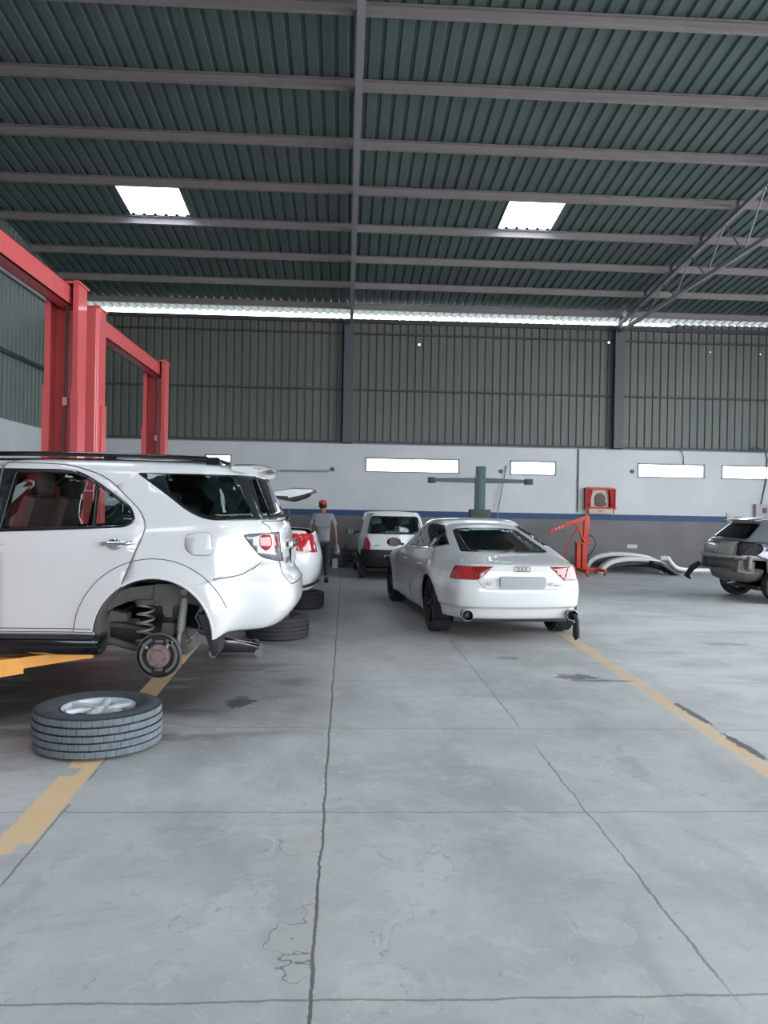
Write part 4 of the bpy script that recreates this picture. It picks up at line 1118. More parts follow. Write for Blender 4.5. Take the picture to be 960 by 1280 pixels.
    def line(coord, c, half, wobf, soft=.004):
        d = AB(S_(A(coord, Mu(wob, wobf)), c)); return S_(1.0, STEP(nt, d, half, half+soft))
    jd = line(X, -.085, .0045, .8)
    # chipped, wandering branch of the main joint near the camera
    br = NOISE(nt, P, 1.3, 4, .6)
    near = S_(1.0, STEP(nt, Y, 4.2, 5.2))
    bx = A(X, Mu(Mu(STEP(nt, br, .50, .62), near), .20))
    jb = Mu(S_(1.0, STEP(nt, AB(S_(A(bx, Mu(wob, 1.5)), -.085)), .002, .006)), near)
    patch = Mu(Mu(STEP(nt, A(bx, Mu(wob, 1.5)), -.09, -.080), S_(1.0, STEP(nt, X, -.095, -.085))), near)
    col = MIXC(nt, Mu(patch, .5), col, (.45, .44, .41))
    edge = Mu(S_(1.0, STEP(nt, AB(S_(X, -.08)), .01, .13)), STEP(nt, n2, .50, .56))
    col = MIXC(nt, Mu(edge, .4), col, (.46, .455, .43))
    j2 = Mu(line(X, 1.275, .004, 1.1), STEP(nt, NOISE(nt, P, .7, 3), .36, .46))
    j3 = line(X, 2.70, .003, 1.0); j4 = line(A(X, Mu(S_(Y, 3.6), .040)), -1.378, .004, .5)
    fr = MATH(nt, 'FRACT', MATH(nt, 'DIVIDE', A(S_(A(Y, Mu(wob, .8)), 2.465), .765), 1.53))
    jt = S_(1.0, STEP(nt, AB(S_(fr, .5)), .0022, .0045))
    edge2 = Mu(S_(1.0, STEP(nt, AB(S_(fr, .5)), .01, .06)), STEP(nt, n2, .55, .60))
    col = MIXC(nt, Mu(edge2, .35), col, (.45, .45, .43))
    cr = MATH(nt, 'MAXIMUM', MATH(nt, 'MAXIMUM', Mu(jd, .85), Mu(j2, .55)), MATH(nt, 'MAXIMUM', Mu(jb, .65), MATH(nt, 'MAXIMUM', Mu(jt, .55), MATH(nt, 'MAXIMUM', Mu(j3, .35), Mu(j4, Mu(STEP(nt, pn0, .45, .55), .6))))))
    col = MIXC(nt, cr, col, (.085, .085, .082))
    # painted bay lines, worn and chipped
    pn = NOISE(nt, P, 5, 8, .7); pn2 = NOISE(nt, P, 22, 5, .7)
    ed = A(Mu(STEP(nt, pn, .56, .72), .05), Mu(S_(pn2, .5), .012))
    xl = A(X, Mu(S_(Y, 3.6), .040)); dl = AB(A(S_(xl, -1.475), ed))
    yl = Mu(STEP(nt, A(Y, Mu(ed, 6.)), 3.50, 3.53), S_(1.0, STEP(nt, Y, 8.5, 9.0)))
    gap = Mu(STEP(nt, A(Y, Mu(ed, 3.)), 3.62, 3.64), 1.0)
    left = Mu(Mu(S_(1.0, STEP(nt, dl, .083, .087)), yl), S_(1.0, Mu(S_(1.0, gap), STEP(nt, X, -1.47, -1.43)))) 
    gap2 = Mu(STEP(nt, A(Y, Mu(ed, 2.)), 4.52, 4.54), S_(1.0, STEP(nt, A(Y, Mu(ed, 2.)), 4.66, 4.68)))
    left = Mu(left, S_(1.0, Mu(gap2, S_(1.0, STEP(nt, X, -1.53, -1.50)))))
    xr = S_(X, Mu(S_(Y, 4.77), .040)); dr = AB(A(S_(xr, 2.60), ed))
    yr = Mu(S_(1.0, STEP(nt, Y, 9.6, 10.4)), 1.0)
    right = Mu(S_(1.0, STEP(nt, dr, .066, .084)), yr)
    worn = STEP(nt, A(Mu(pn, .6), Mu(n2, .4)), .60, .50)
    wr = nt.nodes.new('ShaderNodeMapRange'); wr.inputs['From Min'].default_value = .47; wr.inputs['From Max'].default_value = .62; wr.inputs['To Min'].default_value = .74; wr.inputs['To Max'].default_value = .25
    nt.links.new(A(Mu(pn, .5), Mu(n2, .5)), wr.inputs['Value'])
    paint = MATH(nt, 'MAXIMUM', Mu(left, .92), Mu(right, wr.outputs[0]))
    pc = MIXC(nt, n2, (.74, .49, .25), (.76, .55, .33))
    col = MIXC(nt, paint, col, pc)
    # dark spills
    def spill(cx, cy, rx, ry, k):
        dx = MATH(nt, 'DIVIDE', S_(X, cx), rx); dy = MATH(nt, 'DIVIDE', S_(Y, cy), ry)
        d = MATH(nt, 'SQRT', A(Mu(dx, dx), Mu(dy, dy))); d = A(d, Mu(S_(w2, .5), 2.6)); d = A(d, Mu(S_(w, .5), 1.6)); d = A(d, Mu(S_(pn2, .5), 1.2))
        return Mu(S_(1.0, STEP(nt, d, .8, .95)), k)
    st = MATH(nt, 'MAXIMUM', spill(-.81, 6.23, .12, .17, .85), spill(2.20, 7.28, .22, .12, .75))
    st = MATH(nt, 'MAXIMUM', st, spill(2.42, 7.12, .26, .035, .75))
    st = MATH(nt, 'MAXIMUM', st, spill(1.74, 8.2, .12, .09, .5))
    st = MATH(nt, 'MAXIMUM', st, spill(2.725, 5.95, .035, .40, .8)); st = MATH(nt, 'MAXIMUM', st, spill(2.70, 5.15, .04, .38, .8))
    st = MATH(nt, 'MAXIMUM', st, spill(4.6, 9.2, .3, .12, .35)); st = MATH(nt, 'MAXIMUM', st, spill(6.2, 8.0, .5, .2, .25))
    col = MIXC(nt, st, col, (.060, .063, .066))
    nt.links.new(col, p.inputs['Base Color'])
    r = nt.nodes.new('ShaderNodeMapRange'); r.inputs['To Min'].default_value = .42; r.inputs['To Max'].default_value = .68; nt.links.new(n2, r.inputs['Value']); nt.links.new(r.outputs[0], p.inputs['Roughness'])
    p.inputs['Specular IOR Level'].default_value = .45
    h = A(A(Mu(n3, .25), Mu(fine, .12)), A(Mu(S_(1.0, cr), .6), Mu(STEP(nt, sp, .578, .60), Mu(zone, -.25))))
    b = nt.nodes.new('ShaderNodeBump'); b.inputs['Strength'].default_value = .45; b.inputs['Distance'].default_value = .006
    nt.links.new(h, b.inputs['Height']); nt.links.new(b.outputs[0], p.inputs['Normal'])
    return m

def wall_material():
    m, nt, out = nodes('painted_wall')
    p = nt.nodes.new('ShaderNodeBsdfPrincipled'); nt.links.new(p.outputs[0], out.inputs[0]); p.inputs['Roughness'].default_value = .6
    g = nt.nodes.new('ShaderNodeNewGeometry'); P = g.outputs['Position']
    sx = nt.nodes.new('ShaderNodeSeparateXYZ'); nt.links.new(P, sx.inputs[0]); Z = sx.outputs[2]
    n1 = NOISE(nt, P, .7, 6, .6); n2 = NOISE(nt, P, 5, 6, .65); n3 = NOISE(nt, P, 1.5, 6, .6, .3, (1, 1, .2))
    wh = MIXC(nt, STEP(nt, n1, .35, .7), (.53, .555, .575), (.60, .62, .635))
    wh = MIXC(nt, MATH(nt, 'MULTIPLY', STEP(nt, n3, .58, .75), .25), wh, (.45, .45, .44))
    gy = MIXC(nt, STEP(nt, n1, .3, .7), (.135, .128, .138), (.18, .172, .182))
    gy = MIXC(nt, MATH(nt, 'MULTIPLY', STEP(nt, n2, .58, .72), .4), gy, (.12, .11, .115))
    zz = MATH(nt, 'ADD', Z, MATH(nt, 'MULTIPLY', MATH(nt, 'SUBTRACT', n2, .5), .012))
    c = MIXC(nt, STEP(nt, zz, 1.348, 1.352), gy, (.018, .058, .155))
    c = MIXC(nt, STEP(nt, zz, 1.508, 1.512), c, wh)
    nt.links.new(c, p.inputs['Base Color'])
    b = nt.nodes.new('ShaderNodeBump'); b.inputs['Strength'].default_value = .25; b.inputs['Distance'].default_value = .01
    nt.links.new(n2, b.inputs['Height']); nt.links.new(b.outputs[0], p.inputs['Normal'])
    return m
def sheet_material(name, ca, cb, holes=()):
    m, nt, out = nodes(name)
    p = nt.nodes.new('ShaderNodeBsdfPrincipled'); p.inputs['Roughness'].default_value = .5; p.inputs['Metallic'].default_value = .0
    g = nt.nodes.new('ShaderNodeNewGeometry'); P = g.outputs['Position']
    n1 = NOISE(nt, P, .5, 5, .6); n2 = NOISE(nt, P, 8, 5, .6)
    n3 = NOISE(nt, P, .8, 3, .5, 0, (5, 1, .15))
    c = MIXC(nt, STEP(nt, n1, .35, .65), ca, cb)
    c = MIXC(nt, MATH(nt, 'MULTIPLY', STEP(nt, n3, .45, .65), .25), c, tuple(v*.75 for v in ca))
    nt.links.new(c, p.inputs['Base Color'])
    last = p.outputs[0]
    for h in holes:
        d = nt.nodes.new('ShaderNodeVectorMath'); d.operation = 'DISTANCE'; nt.links.new(P, d.inputs[0]); d.inputs[1].default_value = h[:3]
        f = MATH(nt, 'LESS_THAN', d.outputs['Value'], h[3])
        tr = nt.nodes.new('ShaderNodeBsdfTransparent'); mx = nt.nodes.new('ShaderNodeMixShader')
        nt.links.new(f, mx.inputs[0]); nt.links.new(last, mx.inputs[1]); nt.links.new(tr.outputs[0], mx.inputs[2]); last = mx.outputs[0]
    nt.links.new(last, out.inputs[0]); return m
def struct(mb, name, m, smooth=False, parent=None):
    o = mb.build(name, m, parent, smooth=smooth)
    if parent is None: o['kind'] = 'structure'
    return o

WX0, WX1, WY, YF = -7.0, 14.6, 21.0, -6.0
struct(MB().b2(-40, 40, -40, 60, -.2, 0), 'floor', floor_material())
WALL = wall_material()
WIN = [(-3.75, -3.05), (.51, 3.04), (4.42, 5.68), (7.92, 9.80), (10.26, 12.1)]
WZ0, WZ1 = 2.53, 2.92
mb = MB(); xs = [WX0-.2] + [v for w_ in WIN for v in w_] + [WX1]
mb.b2(WX0-.2, WX1, WY, WY+.18, 0, WZ0); mb.b2(WX0-.2, WX1, WY, WY+.18, WZ1, 3.28)
for i in range(0, len(xs), 2): mb.b2(xs[i], xs[i+1], WY, WY+.18, WZ0, WZ1)
struct(mb, 'wall_back', WALL)
struct(MB().b2(WX0-.2, WX0, YF, WY, 0, 3.25), 'wall_left', WALL)
M['frame_grey'] = mat('frame_grey', (.20, .215, .235), .5)
M['pane'] = glass_mat('pane', (.93, .95, .96), 1.45)
for i, (a, b_) in enumerate(WIN):
    fr = MB(); e = .035
    fr.b2(a, b_, WY-.012, WY+.07, WZ1-e, WZ1); fr.b2(a, b_, WY-.012, WY+.07, WZ0, WZ0+e); fr.b2(a, a+e, WY-.012, WY+.07, WZ0, WZ1); fr.b2(b_-e, b_, WY-.012, WY+.07, WZ0, WZ1)
    if b_-a > 1.5: fr.b2((a+b_)/2-.012, (a+b_)/2+.012, WY+.05, WY+.07, WZ0, WZ1)
    f_ = struct(fr, 'window_%d' % (i+1), M['frame_grey'])
    MB().b2(a+e, b_-e, WY+.040, WY+.046, WZ0+e, WZ1-e).build('window_glass', M['pane'], f_, smooth=False)
# corrugated cladding
def corr(u0, u1, pitch=.21, d=.034):
    P = []; n = int((u1-u0)/pitch)+1
    for i in range(n):
        u = u0+i*pitch
        P += [(u, 0), (u+.125, 0), (u+.145, d), (u+.188, d), (u+.208, 0)]
    return [q for q in P if q[0] <= u1+.1]
HOLES = [(7.06, 21.0, 6.20, .045), (.95, 21.0, 6.02, .03), (1.35, 21.0, 6.04, .022), (1.90, 21.0, 5.98, .032), (2.05, 21.0, 4.78, .02), (3.9, 21.0, 4.86, .022), (8.3, 21.0, 4.9, .025), (9.9, 21.0, 6.0, .022), (11.3, 21.0, 5.98, .022), (5.3, 21.0, 4.8, .02), (5.7, 21.0, 4.78, .016)]
SH_W = sheet_material('wall_sheet', (.105, .120, .108), (.122, .130, .115), HOLES)
SH_L = sheet_material('wall_sheet_side', (.115, .15, .14), (.13, .16, .15))
SH_R = sheet_material('roof_sheet', (.078, .108, .102), (.090, .120, .113))
def top(x): return 6.665 + (.012*max(0, x+7) if x < 7.4 else .205)*.25
mb = MB(); c_ = corr(WX0, WX1)
mb.grid([[(u, WY+.02+d, 3.20) for u, d in c_], [(u, WY+.02+d, 6.60+.0042*(u+7)+(.06 if u > 8.8 else 0)) for u, d in c_]])
o = struct(mb, 'wall_back_cladding', SH_W)
mb = MB(); c_ = corr(YF, WY)
mb.grid([[(WX0-.02-d, u, 3.20) for u, d in c_], [(WX0-.02-d, u, 6.865+.1*(WY-u)) for u, d in c_]])
struct(mb, 'wall_left_cladding', SH_L)
struct(MB().b2(WX0, WX1, YF-.05, YF, 4.2, 9.6).b2(WX0, -.2, YF-.05, YF, 0, 4.2), 'wall_front_unseen', SH_L)  # unseen, added and cut open to hold back light on the cars
RZ = lambda y: 6.84+.1*(WY-y)
# roof sheets with skylight openings; most unseen ones are added to light the floor
SKY = [(-4.42, -3.26, 14.60, 15.92), (3.05, 4.11, 14.62, 15.95), (3.05, 4.11, 6.2, 9.0), (-4.42, -3.26, 5.0, 7.8), (10.35, 11.41, 14.6, 16.05), (10.35, 11.41, 6.2, 9.0), (-4.42, -3.26, -1.5, 1.5), (3.05, 4.11, -1.5, 1.5), (10.35, 11.41, -1.5, 1.5), (-.9, .2, 1.6, 4.6), (6.6, 7.1, 1.6, 4.6)]
mb = MB(); c_ = corr(WX0-.3, WX1+.3, .215, .036)
xsn = sorted(set([q[0] for q in c_])); ys = sorted(set([YF, WY+.35] + [v for s_ in SKY for v in s_[2:]]))
def snap(v): return min((q for q in c_ if q[1] == 0), key=lambda q: abs(q[0]-v))[0]
SK = [(snap(a), snap(b_), y0, y1) for a, b_, y0, y1 in SKY]
V = {}
for j, y in enumerate(ys):
    for i, (u, d) in enumerate(c_): V[i, j] = mb.bm.verts.new((u, y, RZ(y)+d))
for j in range(len(ys)-1):
    for i in range(len(c_)-1):
        cx, cy = (c_[i][0]+c_[i+1][0])/2, (ys[j]+ys[j+1])/2
        if any(a < cx < b_ and y0 < cy < y1 for a, b_, y0, y1 in SK): continue
        mb.bm.faces.new((V[i, j], V[i+1, j], V[i+1, j+1], V[i, j+1]))
struct(mb, 'ceiling', SH_R)
m_, nt, out = nodes('translucent_sheet')
tl_ = nt.nodes.new('ShaderNodeBsdfTranslucent'); tl_.inputs[0].default_value = (.85, .93, 1, 1); tr_ = nt.nodes.new('ShaderNodeBsdfTransparent'); tr_.inputs[0].default_value = (.85, .93, 1, 1)
mx_ = nt.nodes.new('ShaderNodeMixShader'); mx_.inputs[0].default_value = .75; nt.links.new(tl_.outputs[0], mx_.inputs[1]); nt.links.new(tr_.outputs[0], mx_.inputs[2]); nt.links.new(mx_.outputs[0], out.inputs[0])
for a, b_, y0, y1 in SK:  # skylights in view and the added unseen ones
    mb = MB(); cc = [(a, 0)]+[q for q in c_ if a < q[0] < b_]+[(b_, 0)]
    mb.grid([[(u, y0-.02, RZ(y0-.02)+d+.002) for u, d in cc], [(u, y1+.02, RZ(y1+.02)+d+.002) for u, d in cc]])
    o = struct(mb, 'skylight_panel', m_)
struct(MB().b2(WX1, WX1+.18, 15.0, WY, 0, 3.28), 'wall_right_unseen', WALL)  # unseen, added to reduce daylight on the right of the back wall
mb = MB(); c_ = corr(YF, WY)
mb.grid([[(WX1+.06+d, u, 3.2 if u > 15 else 6.8) for u, d in c_], [(WX1+.06+d, u, 6.865+.1*(WY-u)) for u, d in c_]])
struct(mb, 'wall_right_unseen_cladding', SH_L)  # unseen, its lower edge set by how much side light enters
# purlins (C channels) and girts
M['purlin'] = mat('purlin', (.235, .205, .20), .6, vary=.15, vscale=3)
M['truss'] = mat('truss', (.24, .23, .235), .55, vary=.12)
M['column'] = mat('column', (.085, .088, .095), .55, vary=.15)
M['girt'] = mat('girt', (.045, .045, .043), .6)
py = [9.93+1.515*k for k in range(-9, 7)] + [20.45]
for y in py:
    if y < YF: continue
    z = RZ(y)-.004
    mb = MB()
    for (a, b_, dz) in ((WX0, .03, 0), (.11, 7.26, -.012), (7.34, WX1, 0)):
        mb.b2(a, b_, y-.035, y+.035, z-.155+dz, z-.147+dz); mb.b2(a, b_, y+.030, y+.038, z-.155+dz, z+dz); mb.b2(a, b_, y-.035, y+.035, z-.008+dz, z+dz); mb.b2(a, b_, y-.038, y-.032, z-.155+dz, z-.128+dz)
    struct(mb, 'trim_purlin', M['purlin'])
for z, y in ((4.72, WY-.02), (6.22, WY-.02), (3.33, WY-.02)):
    struct(MB().b2(WX0, WX1, y-.03, y+.03, z-.022, z+.022), 'trim_girt', M['girt'])
struct(MB().b2(WX0, WX1, WY-.06, WY+.0, 6.50, 6.60), 'trim_eave_beam', M['girt'])
for z in (4.62, 6.22): struct(MB().b2(WX0+.01, WX0+.05, YF, WY, z-.045, z+.045), 'trim_girt', M['girt'] if z < 5 else M['truss'])
# columns and roof trusses
for X_, w_, b_ in ((.012, .125, 0), (7.31, .13, 1), (-6.92, .08, 0)):
    mb = MB(); y = WY-.14
    mb.b2(X_-w_, X_+w_, y-.07, y-.055, 3.28 if b_ < 2 else 0, 6.52); mb.b2(X_-w_, X_+w_, y+.08, y+.095, 3.28, 6.52); mb.b2(X_-.008, X_+.008, y-.06, y+.09, 3.28, 6.52)
    mb.b2(X_-w_, X_+w_, y-.07, y+.10, 3.28, 3.30)
    struct(mb, 'trim_column', M['column'])
for X_ in (.07, 7.30, 14.6):
    mb = MB()
    # bottom chord (double angle) runs level, top chord follows the roof
    for dx in (-.038, .018): mb.b2(X_+dx, X_+dx+.020, YF, 20.8, 6.40, 6.47)
    mb.b2(X_-.04, X_+.04, YF, 20.8, 6.395, 6.402)
    t = [(YF, RZ(YF)-.25), (20.9, RZ(20.9)-.25), (20.9, RZ(20.9)-.17), (YF, RZ(YF)-.17)]
    mb.prism(t, X_-.04, X_+.04, 'x')
    y = 20.3
    while y > YF+.8:
        y2 = y-.757
        mb.tube([(X_, y, 6.44), (X_, y2, RZ(y2)-.21)], .016, 6); mb.tube([(X_, y2, RZ(y2)-.21), (X_, y2-.757, 6.44)], .016, 6)
        y -= 1.514
    struct(mb, 'trim_truss', M['truss'])
# tie from truss heel to column
mb = MB(); mb.tube([(7.3, 20.75, 6.45), (7.3, 20.75, 6.80)], .05, 8); struct(mb, 'trim_heel', M['truss'])
# outside ground band seen through nothing; far boundary keeps daylight only above it
# capping along the top of the white wall
struct(MB().b2(WX0, WX1, WY-.035, WY+.01, 3.27, 3.30), 'trim_capping', M['frame_grey'])
tag(MB().tube([(WX0+.1, WY-.05, 3.315)]+[(x, WY-.055, 3.315+.012*math.sin(x*2.1)) for x in np.arange(-6.5, 14.4, .5)], .016, 6).build('conduit_pipe', M['column']), 'thin dark conduit running along the top of the white wall', 'pipe')
# ------------------------------------------------------------------ things
def post(parent, x, y, open_dir, H, name='post'):
    """lift post: folded channel open towards open_dir (+1/-1 in y)"""
    s = open_dir; w = .17; d = .15; t = .012
    mb = MB()
    prof = [(-w, s*d), (-w+.055, s*d), (-w+.055, s*(d-t)), (-w+t, s*(d-t)), (-w+t, -s*(d-t)), (w-t, -s*(d-t)), (w-t, s*(d-t)), (w-.055, s*(d-t)), (w-.055, s*d), (w, s*d), (w, -s*d*.8), (w-.03, -s*d), (-w+.03, -s*d), (-w, -s*d*.8)]
    mb.prism([(x+a, y+b) for a, b in prof], 0.02, H, 'z')
    mb.b2(x-.24, x+.24, y-.22, y+.22, 0, .02)
    p = mb.build(name, M['red_steel'], parent, smooth=False)
    # lower sliding carriage
    c = MB(); c.prism([(x+a, y+b) for a, b in ((-w-.014, s*d+s*.014), (-w-.014, -s*.02), (-w-.002, -s*.02), (-w-.002, s*d+s*.002), (-w+.06, s*d+s*.002), (-w+.06, s*d+s*.014))], .25, 2.78, 'z')
    c.prism([(x+a, y+b) for a, b in ((w+.014, s*d+s*.014), (w+.014, -s*.02), (w+.002, -s*.02), (w+.002, s*d+s*.002), (w-.06, s*d+s*.002), (w-.06, s*d+s*.014))], .25, 2.72, 'z')
    c.b2(x-.10, x+.12, y+s*.05-.05, y+s*.05+.05, .22, .62, bev=.01)
    c.build('carriage', M['red_steel'], parent, smooth=False)
    k = MB(); k.tube([(x+.035, y+s*.10, H-.02), (x+.03, y+s*.10, 2.6), (x+.0, y+s*.11, 1.6), (x-.02, y+s*.11, .5)], .011, 8)
    k.build('lift_cable', M['black_plastic'], parent)
    r = MB(); r.b2(x-.015, x+.075, y-s*(d-.03)-.008, y-s*(d-.03)+.008, .3, H-.1); r.box((x+.03, y+s*.09, 2.62), (.05, .05, .09), bev=.008)
    r.build('ladder_strip', mat('pale_red', (.62, .23, .24), .5), parent, smooth=False)
    for dx in (-.06, .07):
        MB().cyl((x+dx-.02, y+s*.04, H-.10), (x+dx+.02, y+s*.04, H-.10), .055, 20, bev=.006).build('pulley', M['black_plastic'], parent)
    return p
def lift(loc, span, x, H, label, arms):
    root = empty('vehicle_lift', loc, 0, label, 'lift', 'red vehicle lifts')
    post(root, x, span/2, -1, H); post(root, x, -span/2, 1, H)
    b = MB(); z = H+.01
    yy0, yy1 = -span/2-.12, span/2+.14
    b.b2(x-.075, x+.075, yy0, yy1, z-.04, z-.028); b.b2(x-.075, x-.063, yy0, yy1, z-.28+.04, z-.03); b.b2(x+.063, x+.075, yy0, yy1, z-.28+.04, z-.03)
    b.b2(x-.075, x+.075, yy0, yy1, z-.24, z-.228)
    b.build('crossbeam', M['red_steel'], root, smooth=False)
    for s in (1, -1):
        c = MB(); c.b2(x-.185, x+.185, s*span/2-.16, s*span/2+.16, H-.012, H+.012, bev=.003); c.cyl((x+.13, s*span/2-.1, H), (x+.13, s*span/2-.1, H+.03), .03, 12)
        c.build('post_cap', M['red_steel'], root, smooth=False)
    for (sy, tx, ty, tz) in arms:
        a = Vector((x+.05, sy*(span/2-.26), tz-.12)); p = Vector((tx, ty, tz-.105)); d = p-a; L = d.length; dn = d.normalized()
        sd = Vector((-dn.y, dn.x, 0))
        m = MB()
        def seg(t0, t1, w, h0, h1):
            rows = []
            for t, h in ((t0, h0), (t1, h1)):
                c = a+dn*L*t; top_ = .045
                rows.append([c+sd*w+Vector((0, 0, top_)), c-sd*w+Vector((0, 0, top_)), c-sd*w+Vector((0, 0, top_-h)), c+sd*w+Vector((0, 0, top_-h))])
            m.grid(rows, closed_v=True)
            for r_ in rows: m.bm.faces.new([m.bm.verts.new(q) for q in r_])
        seg(0, .62, .065, .15, .115); seg(.55, 1.02, .05, .085, .06)
        m.cyl(a+Vector((0, 0, .06)), a-Vector((0, 0, .12)), .07, 20); m.cyl(p+Vector((0, 0, .045)), p+Vector((0, 0, -.02)), .05, 20)
        o = m.build('lift_arm', M['orange_steel'], root, smooth=False)
        MB().cyl(p+Vector((0, 0, .04)), p+Vector((0, 0, .075)), .03, 16).cyl(p+Vector((0, 0, .07)), p+Vector((0, 0, .10)), .055, 20, bev=.005).build('lift_pad', M['rubber'], o)
    return root
lift((0, 6.80, 0), 3.42, -3.0, 3.86, 'red two-post lift holding up the large white utility vehicle', [(-1, 1.05-3.0, -.72, .50), (-1, -4.1, -.72, .50), (1, -1.95, .58, .50), (1, -4.1, .58, .50)])
lift((0, 11.12, 0), 3.38, -3.08, 3.84, 'red two-post lift further back holding the white saloon car', [(-1, -2.2, -.6, .46), (-1, -4.0, -.6, .46), (1, -2.2, .6, .46), (1, -4.0, .6, .46)])

# loose wheels and tyres
def flat_tyre(loc, R, w, label, tm, group=None, rim=None, rz=0, blocks=True, r_in=.225):
    root = empty('wheel' if rim else 'tyre', loc, rz, label, 'wheel' if rim else 'tyre', group)
    t = tyre_bm(R, w, r_in, 360 if blocks else 72, axis='z', blocks=blocks); t.xf(Matrix.Translation((0, 0, w/2)))
    t.build('rubber_tyre', tm, root, angle=30, mats=[tm, M['side_rubber'], M['rubber']] if blocks else None)
    if rim:
        rm = rim_mb(r_in, w*.86, -1, spokes=6, sw=.085, twist=.16, dish=.022, double=False)
        rm.xf(Matrix.Translation((0, 0, w/2)) @ Matrix.Rotation(-PI/2, 4, 'X'))
        r_ = rm.build('rim', M['alloy'], root); MB().cyl((0, 0, w*.62), (0, 0, w*.64), r_in-.03, 48).build('rim_well', M['steel'], r_)
    else:
        # dark lining inside the carcass
        MB().lathe([(r_in, .04), (r_in+.05, .02), (R-.05, .05), (R-.04, w/2), (R-.05, w-.05), (r_in+.05, w-.02), (r_in, w-.04)], 64, 'z').build('inner_lining', M['black_plastic'], root)
    return root
flat_tyre((-1.575, 5.16, 0), .400, .265, 'dusty off-road tyre on silver alloy rim lying flat on the floor in front', M['dusty_rubber'], rim=True, rz=.4)
flat_tyre((-.79, 9.43, 0), .38, .27, 'black tyre lying flat under the rear bumper of the large utility vehicle', M['rubber'], blocks=False)
flat_tyre((-.64, 12.22, 0), .335, .26, 'smaller black tyre lying flat below the white saloon car', M['rubber'], blocks=False, r_in=.2)

# trolley jack
jk = empty('trolley_jack', (-1.08, 8.22, 0), .12, 'black trolley jack on the floor behind the mud flap of the utility vehicle', 'jack')
m = MB(); 
for s in (1, -1): m.prism([(-.30, .05), (.16, .05), (.22, .08), (.18, .11), (-.05, .17), (-.30, .19)], s*.10, s*.115, bev=.003)
m.b2(-.30, -.10, -.10, .10, .06, .15, bev=.02); m.build('frame', M['black_gloss'], jk)
m = MB(); m.prism([(-.12, .15), (.16, .10), (.18, .13), (-.10, .185)], -.05, .05, bev=.006); m.cyl((.17, 0, .12), (.17, 0, .16), .045, 18, bev=.005); m.build('lifting_arm', M['black_gloss'], jk)
for x, y in ((.20, .13), (.20, -.13), (-.26, .13), (-.26, -.13)): MB().cyl((x, y-.02, .045), (x, y+.02, .045), .045, 20, bev=.006).build('wheel', M['steel'], jk)
MB().tube([(-.22, 0, .15), (-.42, 0, .26), (-.6, 0, .34)], .016, 10).build('handle', M['black_plastic'], jk)

# wheel alignment column
al = empty('wheel_aligner', (3.18, 18.5, 0), 0, 'dark teal wheel alignment column with wide camera crossbar near back wall', 'machine')
m = MB(); m.b2(-.12, .12, -.08, .08, 1.3, 2.60, bev=.012); m.b2(-.06, .06, -.10, -.08, 1.5, 2.5, bev=.006); m.build('column', M['teal_steel'], al)
m = MB()
for s in (1, -1): m.prism([(s*.10, 2.20), (s*.10, 2.325), (s*1.10, 2.30), (s*1.10, 2.22)], -.05, .05, bev=.006)
m.build('crossbar', M['teal_steel'], al)
for s in (1, -1):
    p = MB().b2(s*1.16-.09, s*1.16+.09, -.10, .08, 2.185, 2.32, bev=.015).build('camera_pod', M['teal_dark'], al)
    MB().cyl((s*1.16, -.10, 2.25), (s*1.16, -.115, 2.25), .035, 16).build('camera_lens', M['black_plastic'], p)
MB().b2(-.24, .24, -.16, .16, 1.20, 1.58, bev=.015).build('head_box', M['teal_dark'], al)
m = MB(); m.b2(-.34, .34, -.26, .26, .08, 1.20, bev=.02); m.b2(-.36, .36, -.28, .28, .95, .99, bev=.01); m.build('cabinet', M['teal_dark'], al)
for x in (-.28, .28):
    for y in (-.2, .2): MB().cyl((x-.015, y, .04), (x+.015, y, .04), .04, 16).build('caster', M['black_plastic'], al)

# engine crane
cr = empty('engine_crane', (0, 19.55, 0), 0, 'orange red folding engine crane standing beside the pile of bumpers', 'crane')
m = MB(); m.box((6.08, 0, 1.05), (.13, .11, .78), rot=(0, .04, 0), bev=.008); m.build('mast', M['crane_orange'], cr)
m = MB(); m.b2(5.83, 5.93, -.10, .10, .14, .78, bev=.01); m.b2(5.97, 6.09, -.10, .10, .14, .80, bev=.01); m.b2(5.80, 6.26, -.12, .12, .76, .80, bev=.006); m.box((5.96, 0, 1.0), (.05, .06, .45), rot=(0, -.22, 0), bev=.006)
m.build('mast_foot', M['crane_orange'], cr)
d = Vector((-.93, 0, -.37)).normalized(); a0 = Vector((6.10, 0, 1.435))
def bar(m, a, b, w, h):
    a, b = Vector(a), Vector(b); L = (b-a).length; ang = math.atan2(-(b-a).z, (b-a).x)
    m.box((a+b)/2, (L, w, h), rot=(0, ang, 0), bev=.006)
m = MB(); bar(m, a0+Vector((.04, 0, .01)), a0+d*.62, .09, .105); m.build('boom', M['crane_orange'], cr)
m = MB(); bar(m, a0+d*.55, a0+d*.98, .065, .075); bar(m, a0+d*.96, a0+d*.98+Vector((-.02, 0, -.10)), .06, .05); e_ = m.build('boom_extension', M['crane_orange'], cr)
for t in (.66, .76, .86): MB().cyl(a0+d*t+Vector((0, -.04, 0)), a0+d*t+Vector((0, .04, 0)), .014, 10).build('pin', M['white_trim'], e_)
pt = a0+d*.98
MB().tube([pt+Vector((0, 0, -.06)), pt+Vector((0, 0, -.12)), pt+Vector((.03, 0, -.15)), pt+Vector((.025, 0, -.19)), pt+Vector((-.02, 0, -.195)), pt+Vector((-.03, 0, -.17))], .012, 8).build('hook', M['steel'], cr)
MB().tube([(5.83, 0, 1.12), (5.62, -.02, .72), (5.45, -.03, .30)], .014, 8).build('brace_rod', M['crane_orange'], cr)
